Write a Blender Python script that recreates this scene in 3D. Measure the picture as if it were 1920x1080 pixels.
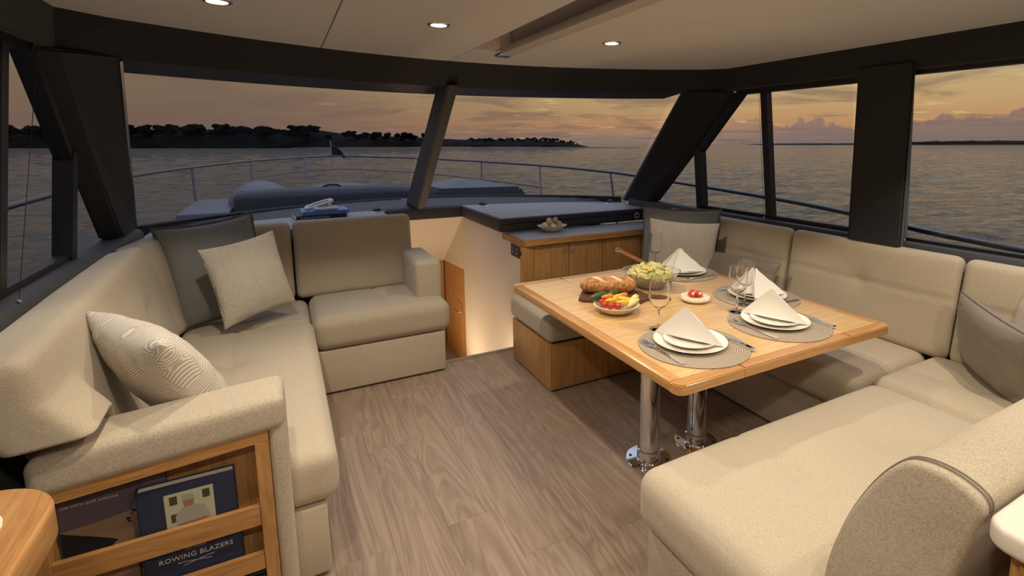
import bpy, bmesh, math, random
from mathutils import Vector, Matrix, noise
sc = bpy.context.scene
for o in list(bpy.data.objects): bpy.data.objects.remove(o)
C = sc.collection
R = math.radians
random.seed(7)
XC = 1.03                       # centre line of the boat; the eye stands at x=0, y=0

# ------------------------------------------------------------------ camera
cd = bpy.data.cameras.new('camera'); cam = bpy.data.objects.new('camera', cd); C.objects.link(cam)
cd.sensor_width = 36.0; cd.lens = 967.6 / 1920 * 36; cd.clip_start = 0.02; cd.clip_end = 5000
cd.shift_x = -(1062.1 - 960) / 1920; cd.shift_y = (412.3 - 540) / 1920
cam.location = (0, 0, 1.5); cam.rotation_euler = (math.pi / 2 - 0.15058, 0, -0.50296)
sc.camera = cam

# ------------------------------------------------------------------ view
sc.view_settings.view_transform = 'Standard'; sc.view_settings.look = 'None'
sc.view_settings.exposure = 0.0; sc.view_settings.gamma = 1.0; sc.view_settings.use_curve_mapping = False

# ------------------------------------------------------------------ sky (dusk, sun just down off the starboard bow)
def lin(c):
    return tuple((v / 255 / 12.92 if v / 255 <= 0.04045 else ((v / 255 + 0.055) / 1.055) ** 2.4) for v in c)
class NT:
    def __init__(s, nt): s.nt = nt; s.n = nt.nodes; s.l = nt.links
    def new(s, t, **k):
        n = s.n.new(t)
        for a, b in k.items(): setattr(n, a, b)
        return n
    def put(s, sock, v):
        if hasattr(v, 'default_value') or v.__class__.__name__.startswith('NodeSocket'): s.l.new(v, sock)
        elif isinstance(v, (tuple, list)) and len(v) == 3 and sock.type == 'RGBA': sock.default_value = (*v, 1)
        else: sock.default_value = v
    def math(s, op, a, b=0.0, c=None, clamp=False):
        n = s.new('ShaderNodeMath', operation=op, use_clamp=clamp)
        s.put(n.inputs[0], a); s.put(n.inputs[1], b)
        if c is not None: s.put(n.inputs[2], c)
        return n.outputs[0]
    def mix(s, f, a, b, mode='MIX'):
        n = s.new('ShaderNodeMix', data_type='RGBA', blend_type=mode)
        s.put(n.inputs[0], f); s.put(n.inputs[6], a); s.put(n.inputs[7], b); return n.outputs[2]
    def ramp(s, f, stops, interp='LINEAR'):
        n = s.new('ShaderNodeValToRGB'); n.color_ramp.interpolation = interp
        e = n.color_ramp.elements
        while len(e) < len(stops): e.new(0.5)
        for q, (p, c) in zip(e, stops): q.position = p; q.color = (*c, 1) if len(c) == 3 else c
        s.put(n.inputs[0], f); return n.outputs[0]
    def sstep(s, x, lo, hi):
        n = s.new('ShaderNodeMapRange', interpolation_type='SMOOTHSTEP')
        s.put(n.inputs[0], x); n.inputs[1].default_value = lo; n.inputs[2].default_value = hi
        return n.outputs[0]
    def noise(s, vec, scale, detail=3, rough=0.5, dist=0.0):
        n = s.new('ShaderNodeTexNoise'); s.put(n.inputs['Vector'], vec)
        n.inputs['Scale'].default_value = scale; n.inputs['Detail'].default_value = detail
        n.inputs['Roughness'].default_value = rough; n.inputs['Distortion'].default_value = dist
        return n.outputs[0]
    def mapping(s, vec, loc=(0, 0, 0), rot=(0, 0, 0), scale=(1, 1, 1)):
        n = s.new('ShaderNodeMapping'); s.put(n.inputs[0], vec)
        n.inputs[1].default_value = loc; n.inputs[2].default_value = rot; n.inputs[3].default_value = scale
        return n.outputs[0]

SUN_AZ = R(67.0)                # from the bow towards starboard
w = bpy.data.worlds.new('dusk_sky'); sc.world = w; w.use_nodes = True
T = NT(w.node_tree); T.n.clear()
tc = T.new('ShaderNodeTexCoord').outputs['Generated']
sep = T.new('ShaderNodeSeparateXYZ'); T.put(sep.inputs[0], tc)
X_, Y_, Z_ = sep.outputs
towards = T.math('ADD', T.math('MULTIPLY', X_, math.sin(SUN_AZ)), T.math('MULTIPLY', Y_, math.cos(SUN_AZ)))
glow = T.sstep(towards, 0.28, 1.06)
zc = T.math('MAXIMUM', Z_, 0.0)
dim = T.ramp(zc, [(0.0, lin((116, 99, 93))), (0.03, lin((122, 99, 85))), (0.07, lin((126, 105, 85))), (0.13, lin((134, 116, 92))),
                  (0.30, (0.26, 0.29, 0.36)), (0.6, (0.62, 0.70, 0.92)), (1.0, (0.82, 0.94, 1.26))])
warm = T.ramp(zc, [(0.0, lin((144, 126, 114))), (0.03, lin((198, 148, 104))), (0.07, lin((206, 170, 118))), (0.13, lin((206, 184, 136))),
                   (0.30, (0.44, 0.44, 0.46)), (0.6, (0.65, 0.72, 0.92)), (1.0, (0.82, 0.94, 1.26))])
sky = T.mix(glow, dim, warm)
den = T.math('ADD', zc, 0.06)
cv = T.new('ShaderNodeCombineXYZ'); T.put(cv.inputs[0], T.math('DIVIDE', X_, den)); T.put(cv.inputs[1], T.math('DIVIDE', Y_, den))
T.put(cv.inputs[2], T.math('MULTIPLY', Z_, 14.0))
cl = T.sstep(T.noise(cv.outputs[0], 0.6, 7, 0.6, 0.5), 0.47, 0.62)
sky = T.mix(T.math('MULTIPLY', cl, 0.62), sky, lin((122, 98, 88)))
st = T.sstep(T.noise(T.mapping(cv.outputs[0], (3.1, 1.7, 0.3), (0, 0, 0), (1, 1, 2.0)), 1.4, 4, 0.6, 0.3), 0.60, 0.70)
sky = T.mix(T.math('MULTIPLY', T.math('MULTIPLY', st, glow), 0.55), sky, lin((232, 208, 140)))
# low cumulus bank on the horizon under the glow
az = T.new('ShaderNodeCombineXYZ'); T.put(az.inputs[0], T.math('ARCTAN2', X_, Y_)); T.put(az.inputs[1], T.math('MULTIPLY', Z_, 0.7))
bank = T.math('SUBTRACT', T.math('ADD', T.math('MULTIPLY', T.noise(az.outputs[0], 22.0, 6, 0.62), 0.085), -0.006), Z_)
bank = T.math('MULTIPLY', T.sstep(bank, -0.002, 0.004), T.sstep(towards, 0.90, 0.985))
sky = T.mix(T.math('MULTIPLY', bank, 0.75), sky, lin((128, 112, 110)))
bg = T.new('ShaderNodeBackground'); T.put(bg.inputs[0], sky); bg.inputs[1].default_value = 1.0
T.l.new(bg.outputs[0], T.new('ShaderNodeOutputWorld').inputs[0])

# ------------------------------------------------------------------ materials
def mat(name, col, rough=0.5, metal=0.0, **k):
    m = bpy.data.materials.new(name); m.use_nodes = True
    p = m.node_tree.nodes['Principled BSDF']
    p.inputs['Base Color'].default_value = (*col, 1); p.inputs['Roughness'].default_value = rough; p.inputs['Metallic'].default_value = metal
    for a, b in k.items(): p.inputs[a].default_value = b
    return m
def P(m): return NT(m.node_tree), m.node_tree.nodes['Principled BSDF']
def bump(T, p, h, strength, dist):
    b = T.new('ShaderNodeBump'); b.inputs['Strength'].default_value = strength; b.inputs['Distance'].default_value = dist
    T.put(b.inputs['Height'], h); T.l.new(b.outputs[0], p.inputs['Normal'])
def ocoord(T): return T.new('ShaderNodeTexCoord').outputs['Object']

def fabric(name, col, scale=620, var=0.22, bs=0.35):
    m = mat(name, col, 0.92); T, p = P(m); v = ocoord(T)
    p.inputs['Sheen Weight'].default_value = 0.15
    a = T.noise(T.mapping(v, scale=(1, 0.38, 0.6)), scale, 2, 0.6); b = T.noise(T.mapping(v, rot=(0.3, 0.2, 0.1), scale=(0.38, 1, 0.7)), scale, 2, 0.6)
    h = T.math('ADD', T.math('MULTIPLY', a, 0.5), T.math('MULTIPLY', b, 0.5))
    big = T.noise(v, 3.0, 3, 0.5)
    f = T.sstep(h, 0.36, 0.64)
    c = T.mix(f, tuple(x * (1 - var) for x in col), tuple(x * (1 + var * 0.6) for x in col))
    c = T.mix(T.math('MULTIPLY', big, 0.12), c, tuple(x * 0.8 for x in col))
    T.put(p.inputs['Base Color'], c); bump(T, p, h, bs, 0.002); return m
def wood(name, c1, c2, axis='x', scale=1.0, rough=0.42, coat=0.1, rnd=False, ring=60.0, rw=0.35):
    m = mat(name, c1, rough); T, p = P(m); v = ocoord(T)
    if rnd:
        oi = T.new('ShaderNodeObjectInfo'); ad = T.new('ShaderNodeVectorMath', operation='ADD'); T.put(ad.inputs[0], v)
        cb = T.new('ShaderNodeCombineXYZ'); T.put(cb.inputs[0], T.math('MULTIPLY', oi.outputs['Random'], 37.0)); T.put(cb.inputs[1], T.math('MULTIPLY', oi.outputs['Random'], 91.0)); T.put(cb.inputs[2], T.math('MULTIPLY', oi.outputs['Random'], 53.0))
        T.l.new(cb.outputs[0], ad.inputs[1]); v = ad.outputs[0]
    st = {'x': (0.035, 1, 1), 'y': (1, 0.035, 1), 'z': (1, 1, 0.035)}[axis]
    g = T.noise(T.mapping(v, scale=st), 60 * scale, 5, 0.65, 0.3)
    st2 = tuple(max(x, 0.12) for x in st)
    big = T.noise(T.mapping(v, scale=st2), 9 * scale, 3, 0.5, 1.2)
    rings = T.math('MULTIPLY_ADD', T.math('SINE', T.math('MULTIPLY', big, ring)), 0.5, 0.5)
    f = T.math('ADD', T.math('MULTIPLY', T.sstep(g, 0.3, 0.7), 1 - rw), T.math('MULTIPLY', rings, rw))
    c = T.mix(f, c2, c1)
    if rnd:
        c = T.mix(T.math('MULTIPLY', oi.outputs['Random'], 0.35), c, tuple(x * 0.72 for x in c1))
    T.put(p.inputs['Base Color'], c); bump(T, p, g, 0.12, 0.001)
    p.inputs['Coat Weight'].default_value = coat; p.inputs['Coat Roughness'].default_value = 0.25
    return m

M = {}
M['fabric'] = fabric('oat_weave', lin((188, 173, 149)))
M['fabric_coarse'] = fabric('oat_weave_coarse', lin((188, 173, 149)), 420)
M['linen'] = fabric('grey_linen', lin((132, 132, 128)), 420, 0.16, 0.3)
M['taupe'] = fabric('taupe_satin', lin((136, 122, 108)), 500, 0.10, 0.2)
M['taupe'].node_tree.nodes['Principled BSDF'].inputs['Roughness'].default_value = 0.55
M['oak'] = wood('oak_varnish', lin((196, 150, 92)), lin((164, 116, 62)), 'z', 1.0, 0.4, 0.2)
M['oak_x'] = wood('oak_varnish_across', lin((196, 146, 88)), lin((160, 110, 58)), 'x', 1.0, 0.38, 0.25)
M['oak_y'] = wood('oak_varnish_along', lin((196, 146, 88)), lin((160, 110, 58)), 'y', 1.0, 0.38, 0.25)
M['table'] = wood('table_oak', lin((222, 184, 130)), lin((206, 164, 106)), 'x', 0.8, 0.26, 0.55)
M['table_y'] = wood('table_edge_oak_along', lin((204, 154, 96)), lin((178, 126, 72)), 'y', 0.9, 0.28, 0.5)
M['table_x'] = wood('table_edge_oak_across', lin((204, 154, 96)), lin((178, 126, 72)), 'x', 0.9, 0.28, 0.5)
M['walnut'] = wood('walnut', lin((112, 72, 48)), lin((74, 44, 30)), 'x', 1.2, 0.45, 0.1)
M['plank'] = wood('greige_plank', lin((162, 141, 122)), lin((126, 106, 90)), 'y', 0.6, 0.38, 0.0, True, 75.0, 0.5)
M['subfloor'] = mat('subfloor', lin((50, 42, 36)), 0.8)
M['dark'] = fabric('charcoal_trim_fabric', lin((37, 37, 40)), 500, 0.12, 0.15)
M['dash'] = fabric('slate_leather', lin((142, 140, 146)), 600, 0.05, 0.1)
M['dash'].node_tree.nodes['Principled BSDF'].inputs['Roughness'].default_value = 0.5
M['dashdark'] = mat('dark_slate_leather', lin((62, 60, 63)), 0.6)
M['black'] = mat('black_rubber', lin((20, 20, 22)), 0.45)
M['frame'] = mat('black_window_frame', lin((26, 26, 30)), 0.4)
M['ceil'] = fabric('headliner', lin((204, 202, 202)), 300, 0.05, 0.15)
M['white'] = mat('white_vinyl', lin((216, 206, 194)), 0.55)
M['stone'] = mat('white_stone', lin((232, 222, 204)), 0.3)
M['chrome'] = mat('polished_steel', (0.82, 0.82, 0.84), 0.06, 1.0)
M['steel'] = mat('satin_steel', (0.6, 0.6, 0.62), 0.25, 1.0); M['railsteel'] = mat('rail_steel', (0.13, 0.14, 0.18), 0.35, 1.0)
M['china'] = mat('white_china', lin((240, 232, 218)), 0.18)
M['napkin'] = fabric('white_cotton', lin((244, 238, 226)), 700, 0.04, 0.15)
M['mat'] = mat('woven_placemat', lin((176, 160, 136)), 0.8)
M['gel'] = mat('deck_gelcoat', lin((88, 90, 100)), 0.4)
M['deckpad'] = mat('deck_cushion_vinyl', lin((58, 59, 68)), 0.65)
M['shade'] = mat('shade_cloth', lin((196, 186, 188)), 0.45)
M['bar'] = mat('champagne_aluminium', lin((184, 178, 170)), 0.5)
def emis(name, col, s):
    m = mat(name, col, 0.5); p = m.node_tree.nodes['Principled BSDF']
    p.inputs['Emission Color'].default_value = (*col, 1); p.inputs['Emission Strength'].default_value = s; return m
M['lamp'] = emis('warm_led', (1.0, 0.80, 0.52), 14.0)
M['steplamp'] = emis('step_led', (1.0, 0.74, 0.42), 6.0)
def glassmat(name, tint, fac):
    m = bpy.data.materials.new(name); m.use_nodes = True; T = NT(m.node_tree); T.n.clear()
    tr = T.new('ShaderNodeBsdfTransparent'); tr.inputs[0].default_value = (*tint, 1)
    gl = T.new('ShaderNodeBsdfGlossy'); gl.inputs['Roughness'].default_value = 0.0
    mx = T.new('ShaderNodeMixShader'); mx.inputs[0].default_value = fac
    T.l.new(tr.outputs[0], mx.inputs[1]); T.l.new(gl.outputs[0], mx.inputs[2])
    T.l.new(mx.outputs[0], T.new('ShaderNodeOutputMaterial').inputs[0]); return m
M['pane'] = glassmat('window_glass', (0.95, 0.95, 0.95), 0.012)
M['glass'] = mat('wine_glass', (1, 1, 1), 0.0, 0.0, **{'Transmission Weight': 1.0, 'IOR': 1.45})
M['bowlglass'] = mat('smoky_glass', (0.93, 0.92, 0.90), 0.05, 0.0, **{'Transmission Weight': 0.9, 'IOR': 1.45})

def leafcloth():
    m = mat('embroidered_leaf_cloth', lin((216, 204, 186)), 0.9); T, p = P(m)
    uv = T.new('ShaderNodeTexCoord').outputs['UV']
    vo = T.new('ShaderNodeTexVoronoi'); vo.feature = 'F1'; T.put(vo.inputs['Vector'], uv); vo.inputs['Scale'].default_value = 5.2
    d = T.new('ShaderNodeVectorMath', operation='SUBTRACT'); T.put(d.inputs[0], uv); T.put(d.inputs[1], vo.outputs['Position'])
    s2 = T.new('ShaderNodeSeparateXYZ'); T.put(s2.inputs[0], d.outputs[0])
    sc_ = T.new('ShaderNodeSeparateColor'); T.put(sc_.inputs[0], vo.outputs['Color'])
    a = T.math('MULTIPLY', sc_.outputs[0], 6.28)
    ca, sa = T.math('COSINE', a), T.math('SINE', a)
    u = T.math('ADD', T.math('MULTIPLY', s2.outputs[0], ca), T.math('MULTIPLY', s2.outputs[1], sa))
    v = T.math('SUBTRACT', T.math('MULTIPLY', s2.outputs[1], ca), T.math('MULTIPLY', s2.outputs[0], sa))
    k = T.math('ADD', u, T.math('ABSOLUTE', v))
    s = T.math('SINE', T.math('MULTIPLY', k, 240.0))
    f = T.sstep(s, -0.2, 0.5)
    rib = T.sstep(T.math('ABSOLUTE', v), 0.001, 0.004)
    f = T.math('MULTIPLY', f, rib)
    T.put(p.inputs['Base Color'], T.mix(f, lin((178, 168, 153)), lin((224, 214, 199))))
    bump(T, p, f, 0.4, 0.0015); return m
M['leaf'] = leafcloth()
# placemat rings
def matrings():
    m = M['mat']; T, p = P(m); s = T.new('ShaderNodeSeparateXYZ'); T.put(s.inputs[0], ocoord(T))
    r = T.math('SQRT', T.math('ADD', T.math('MULTIPLY', s.outputs[0], s.outputs[0]), T.math('MULTIPLY', s.outputs[1], s.outputs[1])))
    f = T.sstep(T.math('SINE', T.math('MULTIPLY', r, 720.0)), -0.8, 0.8)
    T.put(p.inputs['Base Color'], T.mix(f, lin((140, 124, 104)), lin((190, 174, 150)))); bump(T, p, f, 0.7, 0.003)
matrings()
def seamat():
    m = mat('sea_water', lin((58, 54, 44)), 0.08); T, p = P(m); v = T.new('ShaderNodeTexCoord').outputs['Object']
    p.inputs['IOR'].default_value = 1.333
    a = T.noise(T.mapping(v, rot=(0, 0, -0.5), scale=(0.55, 1, 1)), 0.8, 6, 0.6, 0.3); b = T.noise(T.mapping(v, rot=(0, 0, -0.5), scale=(0.5, 1, 1)), 0.16, 4, 0.55)
    h = T.math('ADD', a, T.math('MULTIPLY', b, 2.2))
    bump(T, p, h, 0.8, 1.0); return m
M['sea'] = seamat()
M['pine'] = mat('pine_needles', lin((13, 13, 9)), 1.0, 0.0, **{'Specular IOR Level': 0.1})
M['bark'] = mat('pine_bark', lin((16, 14, 11)), 1.0)
M['scrub'] = mat('shore_scrub', lin((14, 14, 10)), 1.0, 0.0, **{'Specular IOR Level': 0.1})
M['sand'] = mat('shore_sand', lin((96, 86, 72)), 0.95)

# ------------------------------------------------------------------ mesh helpers
def tag(o, label=None, cat=None, group=None, kind=None):
    if label: o['label'] = label
    if cat: o['category'] = cat
    if group: o['group'] = group
    if kind: o['kind'] = kind
    return o
def thing(name, label, cat, loc=(0, 0, 0), rz=0, group=None):
    o = bpy.data.objects.new(name, None); C.objects.link(o); o.empty_display_size = 0.05
    o.location = loc; o.rotation_euler = (0, 0, rz); return tag(o, label, cat, group)
def obj(name, bm, m, parent=None, smooth=True, loc=None, angle=40):
    bmesh.ops.recalc_face_normals(bm, faces=bm.faces)
    me = bpy.data.meshes.new(name); bm.to_mesh(me); bm.free()
    if smooth:
        for f in me.polygons: f.use_smooth = True
        if angle: me.set_sharp_from_angle(angle=R(angle))
    return obj_me(name, me, m, parent, loc)
def obj_me(name, me, m, parent=None, loc=None):
    o = bpy.data.objects.new(name, me); C.objects.link(o)
    if not me.materials: me.materials.append(M[m] if isinstance(m, str) else m)
    if parent is not None: o.parent = parent
    if loc is not None: o.location = loc
    return o
def bxf(bm, x0, x1, y0, y1, z0, z1, bev=0.0, seg=2):
    r = bmesh.ops.create_cube(bm, size=1.0)
    for v in r['verts']: v.co = Vector(((x0 + x1) / 2 + v.co.x * (x1 - x0), (y0 + y1) / 2 + v.co.y * (y1 - y0), (z0 + z1) / 2 + v.co.z * (z1 - z0)))
    if bev > 0:
        es = list({e for v in r['verts'] for e in v.link_edges})
        bmesh.ops.bevel(bm, geom=es, offset=bev, segments=seg, profile=0.5, affect='EDGES')
    return bm
def box(x0, x1, y0, y1, z0, z1, bev=0.0, seg=2): return bxf(bmesh.new(), x0, x1, y0, y1, z0, z1, bev, seg)
def prism(pts, z0, z1, bev=0.0, seg=2):
    bm = bmesh.new(); lo = [bm.verts.new((x, y, z0)) for x, y in pts]; hi = [bm.verts.new((x, y, z1)) for x, y in pts]; n = len(pts)
    bm.faces.new(lo[::-1]); top = bm.faces.new(hi)
    for i in range(n): bm.faces.new((lo[i], lo[(i + 1) % n], hi[(i + 1) % n], hi[i]))
    if bev: bmesh.ops.bevel(bm, geom=list(top.edges), offset=bev, segments=seg, affect='EDGES', clamp_overlap=True)
    return bm
def hull8(outer, inner):
    """closed solid from two matching outlines of 3-D points"""
    bm = bmesh.new(); a = [bm.verts.new(p) for p in outer]; b = [bm.verts.new(p) for p in inner]; n = len(a)
    bm.faces.new(a); bm.faces.new(b[::-1])
    for i in range(n): bm.faces.new((a[i], b[i], b[(i + 1) % n], a[(i + 1) % n]))
    return bm
def extrude_profile(prof, axis, a0, a1, bev=0.0, seg=3):
    """profile of (p,q): axis 'x' -> (y,z) profile run along x ; axis 'y' -> (x,z) run along y"""
    f = (lambda p, q, a: (a, p, q)) if axis == 'x' else (lambda p, q, a: (p, a, q))
    bm = hull8([f(p, q, a0) for p, q in prof], [f(p, q, a1) for p, q in prof])
    if bev: bmesh.ops.bevel(bm, geom=list(bm.edges), offset=bev, segments=seg, affect='EDGES', clamp_overlap=True)
    return bm
def bar(bm, p, q, wd, th, up=(0, 0, 1)):
    p, q = Vector(p), Vector(q); d = (q - p).normalized(); s = d.cross(Vector(up)).normalized(); u = s.cross(d)
    vs = [bm.verts.new(c + s * a * wd / 2 + u * b * th / 2) for c in (p, q) for a, b in ((-1, -1), (1, -1), (1, 1), (-1, 1))]
    for f in ((0, 1, 2, 3), (7, 6, 5, 4), (0, 4, 5, 1), (1, 5, 6, 2), (2, 6, 7, 3), (3, 7, 4, 0)): bm.faces.new([vs[i] for i in f])
    return bm
def tube(bm, pts, r, n=10, closed=False, taper=None):
    pts = [Vector(p) for p in pts]; rings = []; k = len(pts)
    ref = Vector((0, 0, 1))
    for i, p in enumerate(pts):
        a = pts[(i - 1) % k] if (closed or i) else p; b = pts[(i + 1) % k] if (closed or i < k - 1) else p
        d = (b - a).normalized(); s = d.cross(ref)
        if s.length < 1e-3: s = d.cross(Vector((1, 0, 0)))
        s.normalize(); u = s.cross(d); rr = r if taper is None else taper[i]
        rings.append([bm.verts.new(p + (s * math.cos(t) + u * math.sin(t)) * rr) for t in [2 * math.pi * j / n for j in range(n)]])
    m = k if closed else k - 1
    for i in range(m):
        A, B = rings[i], rings[(i + 1) % k]
        for j in range(n): bm.faces.new((A[j], A[(j + 1) % n], B[(j + 1) % n], B[j]))
    if not closed: bm.faces.new(rings[0][::-1]); bm.faces.new(rings[-1])
    return bm
def lathe(prof, n=32, bm=None, at=(0, 0, 0), sx=1.0, sy=1.0):
    bm = bm or bmesh.new(); rings = []
    for r, z in prof:
        if r < 1e-6: rings.append([bm.verts.new((at[0], at[1], at[2] + z))])
        else: rings.append([bm.verts.new((at[0] + sx * r * math.cos(2 * math.pi * j / n), at[1] + sy * r * math.sin(2 * math.pi * j / n), at[2] + z)) for j in range(n)])
    for A, B in zip(rings, rings[1:]):
        for j in range(n):
            k = (j + 1) % n
            f = [A[0], B[k], B[j]] if len(A) == 1 else ([A[j], A[k], B[0]] if len(B) == 1 else [A[j], A[k], B[k], B[j]])
            if len(set(f)) > 2: bm.faces.new(f)
    return bm
def blob(bm, c, s, rot=0.0, sub=2, amp=0.0, freq=8.0, tilt=0.0):
    r = bmesh.ops.create_icosphere(bm, subdivisions=sub, radius=1.0)
    mr = Matrix.Rotation(rot, 3, 'Z') @ Matrix.Rotation(tilt, 3, 'Y')
    for v in r['verts']:
        k = 1 + amp * noise.noise(v.co * freq * 0.3 + Vector(c) * 9)
        v.co = mr @ Vector((v.co.x * s[0] * k, v.co.y * s[1] * k, v.co.z * s[2] * k)) + Vector(c)
    return bm
def spaced(L, r, n):
    h = L / 2; e = [-h, -h + r * 0.12, -h + r * 0.35, -h + r * 0.65, -h + r]
    mid = [-h + r + (L - 2 * r) * i / n for i in range(1, n)]
    return e + mid + [-x for x in e[::-1]]
def cushion(L, W, H, r, puff=0.01, tufts=(), seams_x=(), seams_y=(), depth=0.026, nx=30, ny=24, fn=None, mtx=None, sig=0.045, bulge=0.0):
    """upholstered block: x in +-L/2, y in +-W/2, z 0..H, rolled edges, crowned and tufted on the +z side"""
    xs, ys, zs = spaced(L, r, nx), spaced(W, r, ny), spaced(H, min(r, H * 0.45), 3)
    bm = bmesh.new(); cache = {}
    def V(x, y, z):
        k = (round(x, 5), round(y, 5), round(z, 5))
        if k in cache: return cache[k]
        hx, hy, hz = L / 2, W / 2, H / 2; rz = min(r, H * 0.45)
        q = Vector((x, y, z)); i = Vector((max(-hx + r, min(hx - r, x)), max(-hy + r, min(hy - r, y)), max(-hz + rz, min(hz - rz, z))))
        d = q - i; dn = Vector((d.x / r, d.y / r, d.z / rz)); l = dn.length
        if l > 1e-6:
            dn /= l; m = max(abs(d.x / r), abs(d.y / r), abs(d.z / rz)); q = i + Vector((dn.x * r, dn.y * r, dn.z * rz)) * m
        t = max(0.0, z / hz); u, v = x / hx, y / hy
        dz = puff * (1 - u ** 4) * (1 - v ** 4)
        for a, b in tufts: dz -= depth * math.exp(-((x - a) ** 2 + (y - b) ** 2) / (2 * sig * sig * 2)) + depth * 0.5 * math.exp(-((x - a) ** 2 + (y - b) ** 2) / (2 * 0.012 ** 2))
        for a in seams_x: dz -= 0.007 * math.exp(-((x - a) / 0.011) ** 2)
        for b in seams_y: dz -= 0.007 * math.exp(-((y - b) / 0.011) ** 2)
        q.z += dz * (t ** 3 if t > 0 else 0)
        if bulge:
            q.x += bulge * (q.x / hx) * (1 - (z / hz) ** 2) * (1 - abs(v) ** 3); q.y += bulge * (q.y / hy) * (1 - (z / hz) ** 2) * (1 - abs(u) ** 3)
        q.z += H / 2
        if mtx is not None: q = mtx @ q
        if fn is not None: q = fn(q)
        cache[k] = bm.verts.new(q); return cache[k]
    def face(*p):
        vs = []
        for q in p:
            v = V(*q)
            if v not in vs: vs.append(v)
        if len(vs) > 2:
            try: bm.faces.new(vs)
            except ValueError: pass
    for s in (-1, 1):
        for i in range(len(xs) - 1):
            for j in range(len(ys) - 1): face((xs[i], ys[j], s * H / 2), (xs[i + 1], ys[j], s * H / 2), (xs[i + 1], ys[j + 1], s * H / 2), (xs[i], ys[j + 1], s * H / 2))
            for j in range(len(zs) - 1): face((xs[i], s * W / 2, zs[j]), (xs[i + 1], s * W / 2, zs[j]), (xs[i + 1], s * W / 2, zs[j + 1]), (xs[i], s * W / 2, zs[j + 1]))
        for i in range(len(ys) - 1):
            for j in range(len(zs) - 1): face((s * L / 2, ys[i], zs[j]), (s * L / 2, ys[i + 1], zs[j]), (s * L / 2, ys[i + 1], zs[j + 1]), (s * L / 2, ys[i], zs[j + 1]))
    return bm
def frame_m(c, ex, ey):
    """matrix with local x along ex, local y near ey, local z = ex x ey"""
    ex = Vector(ex).normalized(); ez = ex.cross(Vector(ey)).normalized(); ey = ez.cross(ex)
    m = Matrix.Identity(4)
    for i in range(3): m[i][0], m[i][1], m[i][2], m[i][3] = ex[i], ey[i], ez[i], c[i]
    return m
def text_mesh(name, s, size, m, mtx, parent, extrude=0.0004, align='CENTER', space=1.0, sx=1.0):
    cu = bpy.data.curves.new(name, 'FONT'); cu.body = s; cu.size = size; cu.extrude = extrude; cu.align_x = align; cu.align_y = 'CENTER'; cu.space_character = space; cu.resolution_u = 3
    t = bpy.data.objects.new('tmp', cu); C.objects.link(t); bpy.context.view_layer.update()
    me = bpy.data.meshes.new_from_object(t.evaluated_get(bpy.context.evaluated_depsgraph_get())); bpy.data.objects.remove(t)
    me.transform(mtx @ Matrix.Diagonal((sx, 1, 1, 1))); me.name = name; me.materials.clear()
    return obj_me(name, me, m, parent)
def struct(name, bm, m, parent=None, smooth=False, angle=40):
    o = obj(name, bm, m, parent, smooth, None, angle)
    if parent is None: o['kind'] = 'structure'
    return o
def copy_tree(o, parent=None):
    c = o.copy(); C.objects.link(c); c.parent = parent
    for ch in list(o.children): copy_tree(ch, c)
    return c
def settle(root, loc):
    """put a thing's Empty at its base; its parts were modelled in room coordinates"""
    root.location = loc
    for ch in root.children: ch.location = tuple(-v for v in loc)
    return root

# ================================================================== THE ROOM
# ---- floor: planks laid fore and aft
floor = struct('floor', box(-0.95, 3.0, -1.6, 3.33, -0.06, -0.014), 'subfloor')
PW = 0.204; rp = random.Random(3)
ends = {1: [2.50, 1.24], 2: [1.83, 3.0], 3: [2.51, 1.55, 0.9], 4: [2.505, 1.845, 1.2], 5: [2.50, 1.5], 6: [2.5, 1.95], 0: [1.82, 2.7], -1: [2.2, 1.4]}
plank_me = {}
for k in range(-3, 13):
    x0 = 0.065 + PW * k
    cuts = sorted(set([-1.5, -0.3, 0.35] + ends.get(k, [1.1 + rp.random() * 0.7, 2.4 + rp.random() * 0.5]) + [3.33]))
    for a, b in zip(cuts, cuts[1:]):
        if b - a < 0.05: continue
        key = round(b - a, 3)
        if key not in plank_me:
            bm = box(-PW / 2 + 0.0003, PW / 2 - 0.0003, -(b - a) / 2 + 0.0003, (b - a) / 2 - 0.0003, -0.013, 0.0, 0.0006, 1)
            o = obj('plank', bm, 'plank', floor, False); plank_me[key] = o.data
        else: o = obj_me('plank', plank_me[key], 'plank', floor)
        o.location = (x0 + PW / 2, (a + b) / 2, 0)
struct('threshold', box(0.86, 1.50, 3.331, 3.365, -0.04, 0.006, 0.003), 'plank', floor)

# ---- companionway down to the cabins
wo = [(3.402, -0.75), (4.76, -0.75), (4.76, 0.80), (3.745, 0.80), (3.745, 0.746), (3.402, 0.746)]
wf = struct('wall_companionway', hull8([(1.483, y, z) for y, z in wo], [(1.53, y, z) for y, z in wo]), 'white')
struct('side_panel', hull8([(1.483, 4.765, 0.80), (1.483, 5.48, 0.22), (1.483, 4.765, 0.27)], [(1.53, 4.765, 0.80), (1.53, 5.48, 0.22), (1.53, 4.765, 0.27)]), 'white', wf)
struct('sloping_panel', hull8([(0.75, 4.72, 0.81), (1.483, 4.72, 0.81), (1.483, 5.48, 0.22), (0.75, 5.48, 0.22)],
                              [(0.75, 4.75, 0.84), (1.483, 4.75, 0.84), (1.483, 5.52, 0.25), (0.75, 5.52, 0.25)]), 'white', wf)
struct('port_panel', box(0.74, 0.78, 3.86, 5.5, -0.75, 0.80), 'white', wf)
struct('lower_sole', box(0.75, 1.5, 3.37, 5.52, -0.80, -0.75), 'plank', wf)
for i in range(3): struct('stair_tread', box(0.79, 1.48, 3.37 + 0.25 * i, 3.62 + 0.25 * i, -0.24 - 0.2 * i, -0.20 - 0.2 * i, 0.005), 'plank', wf)
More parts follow.
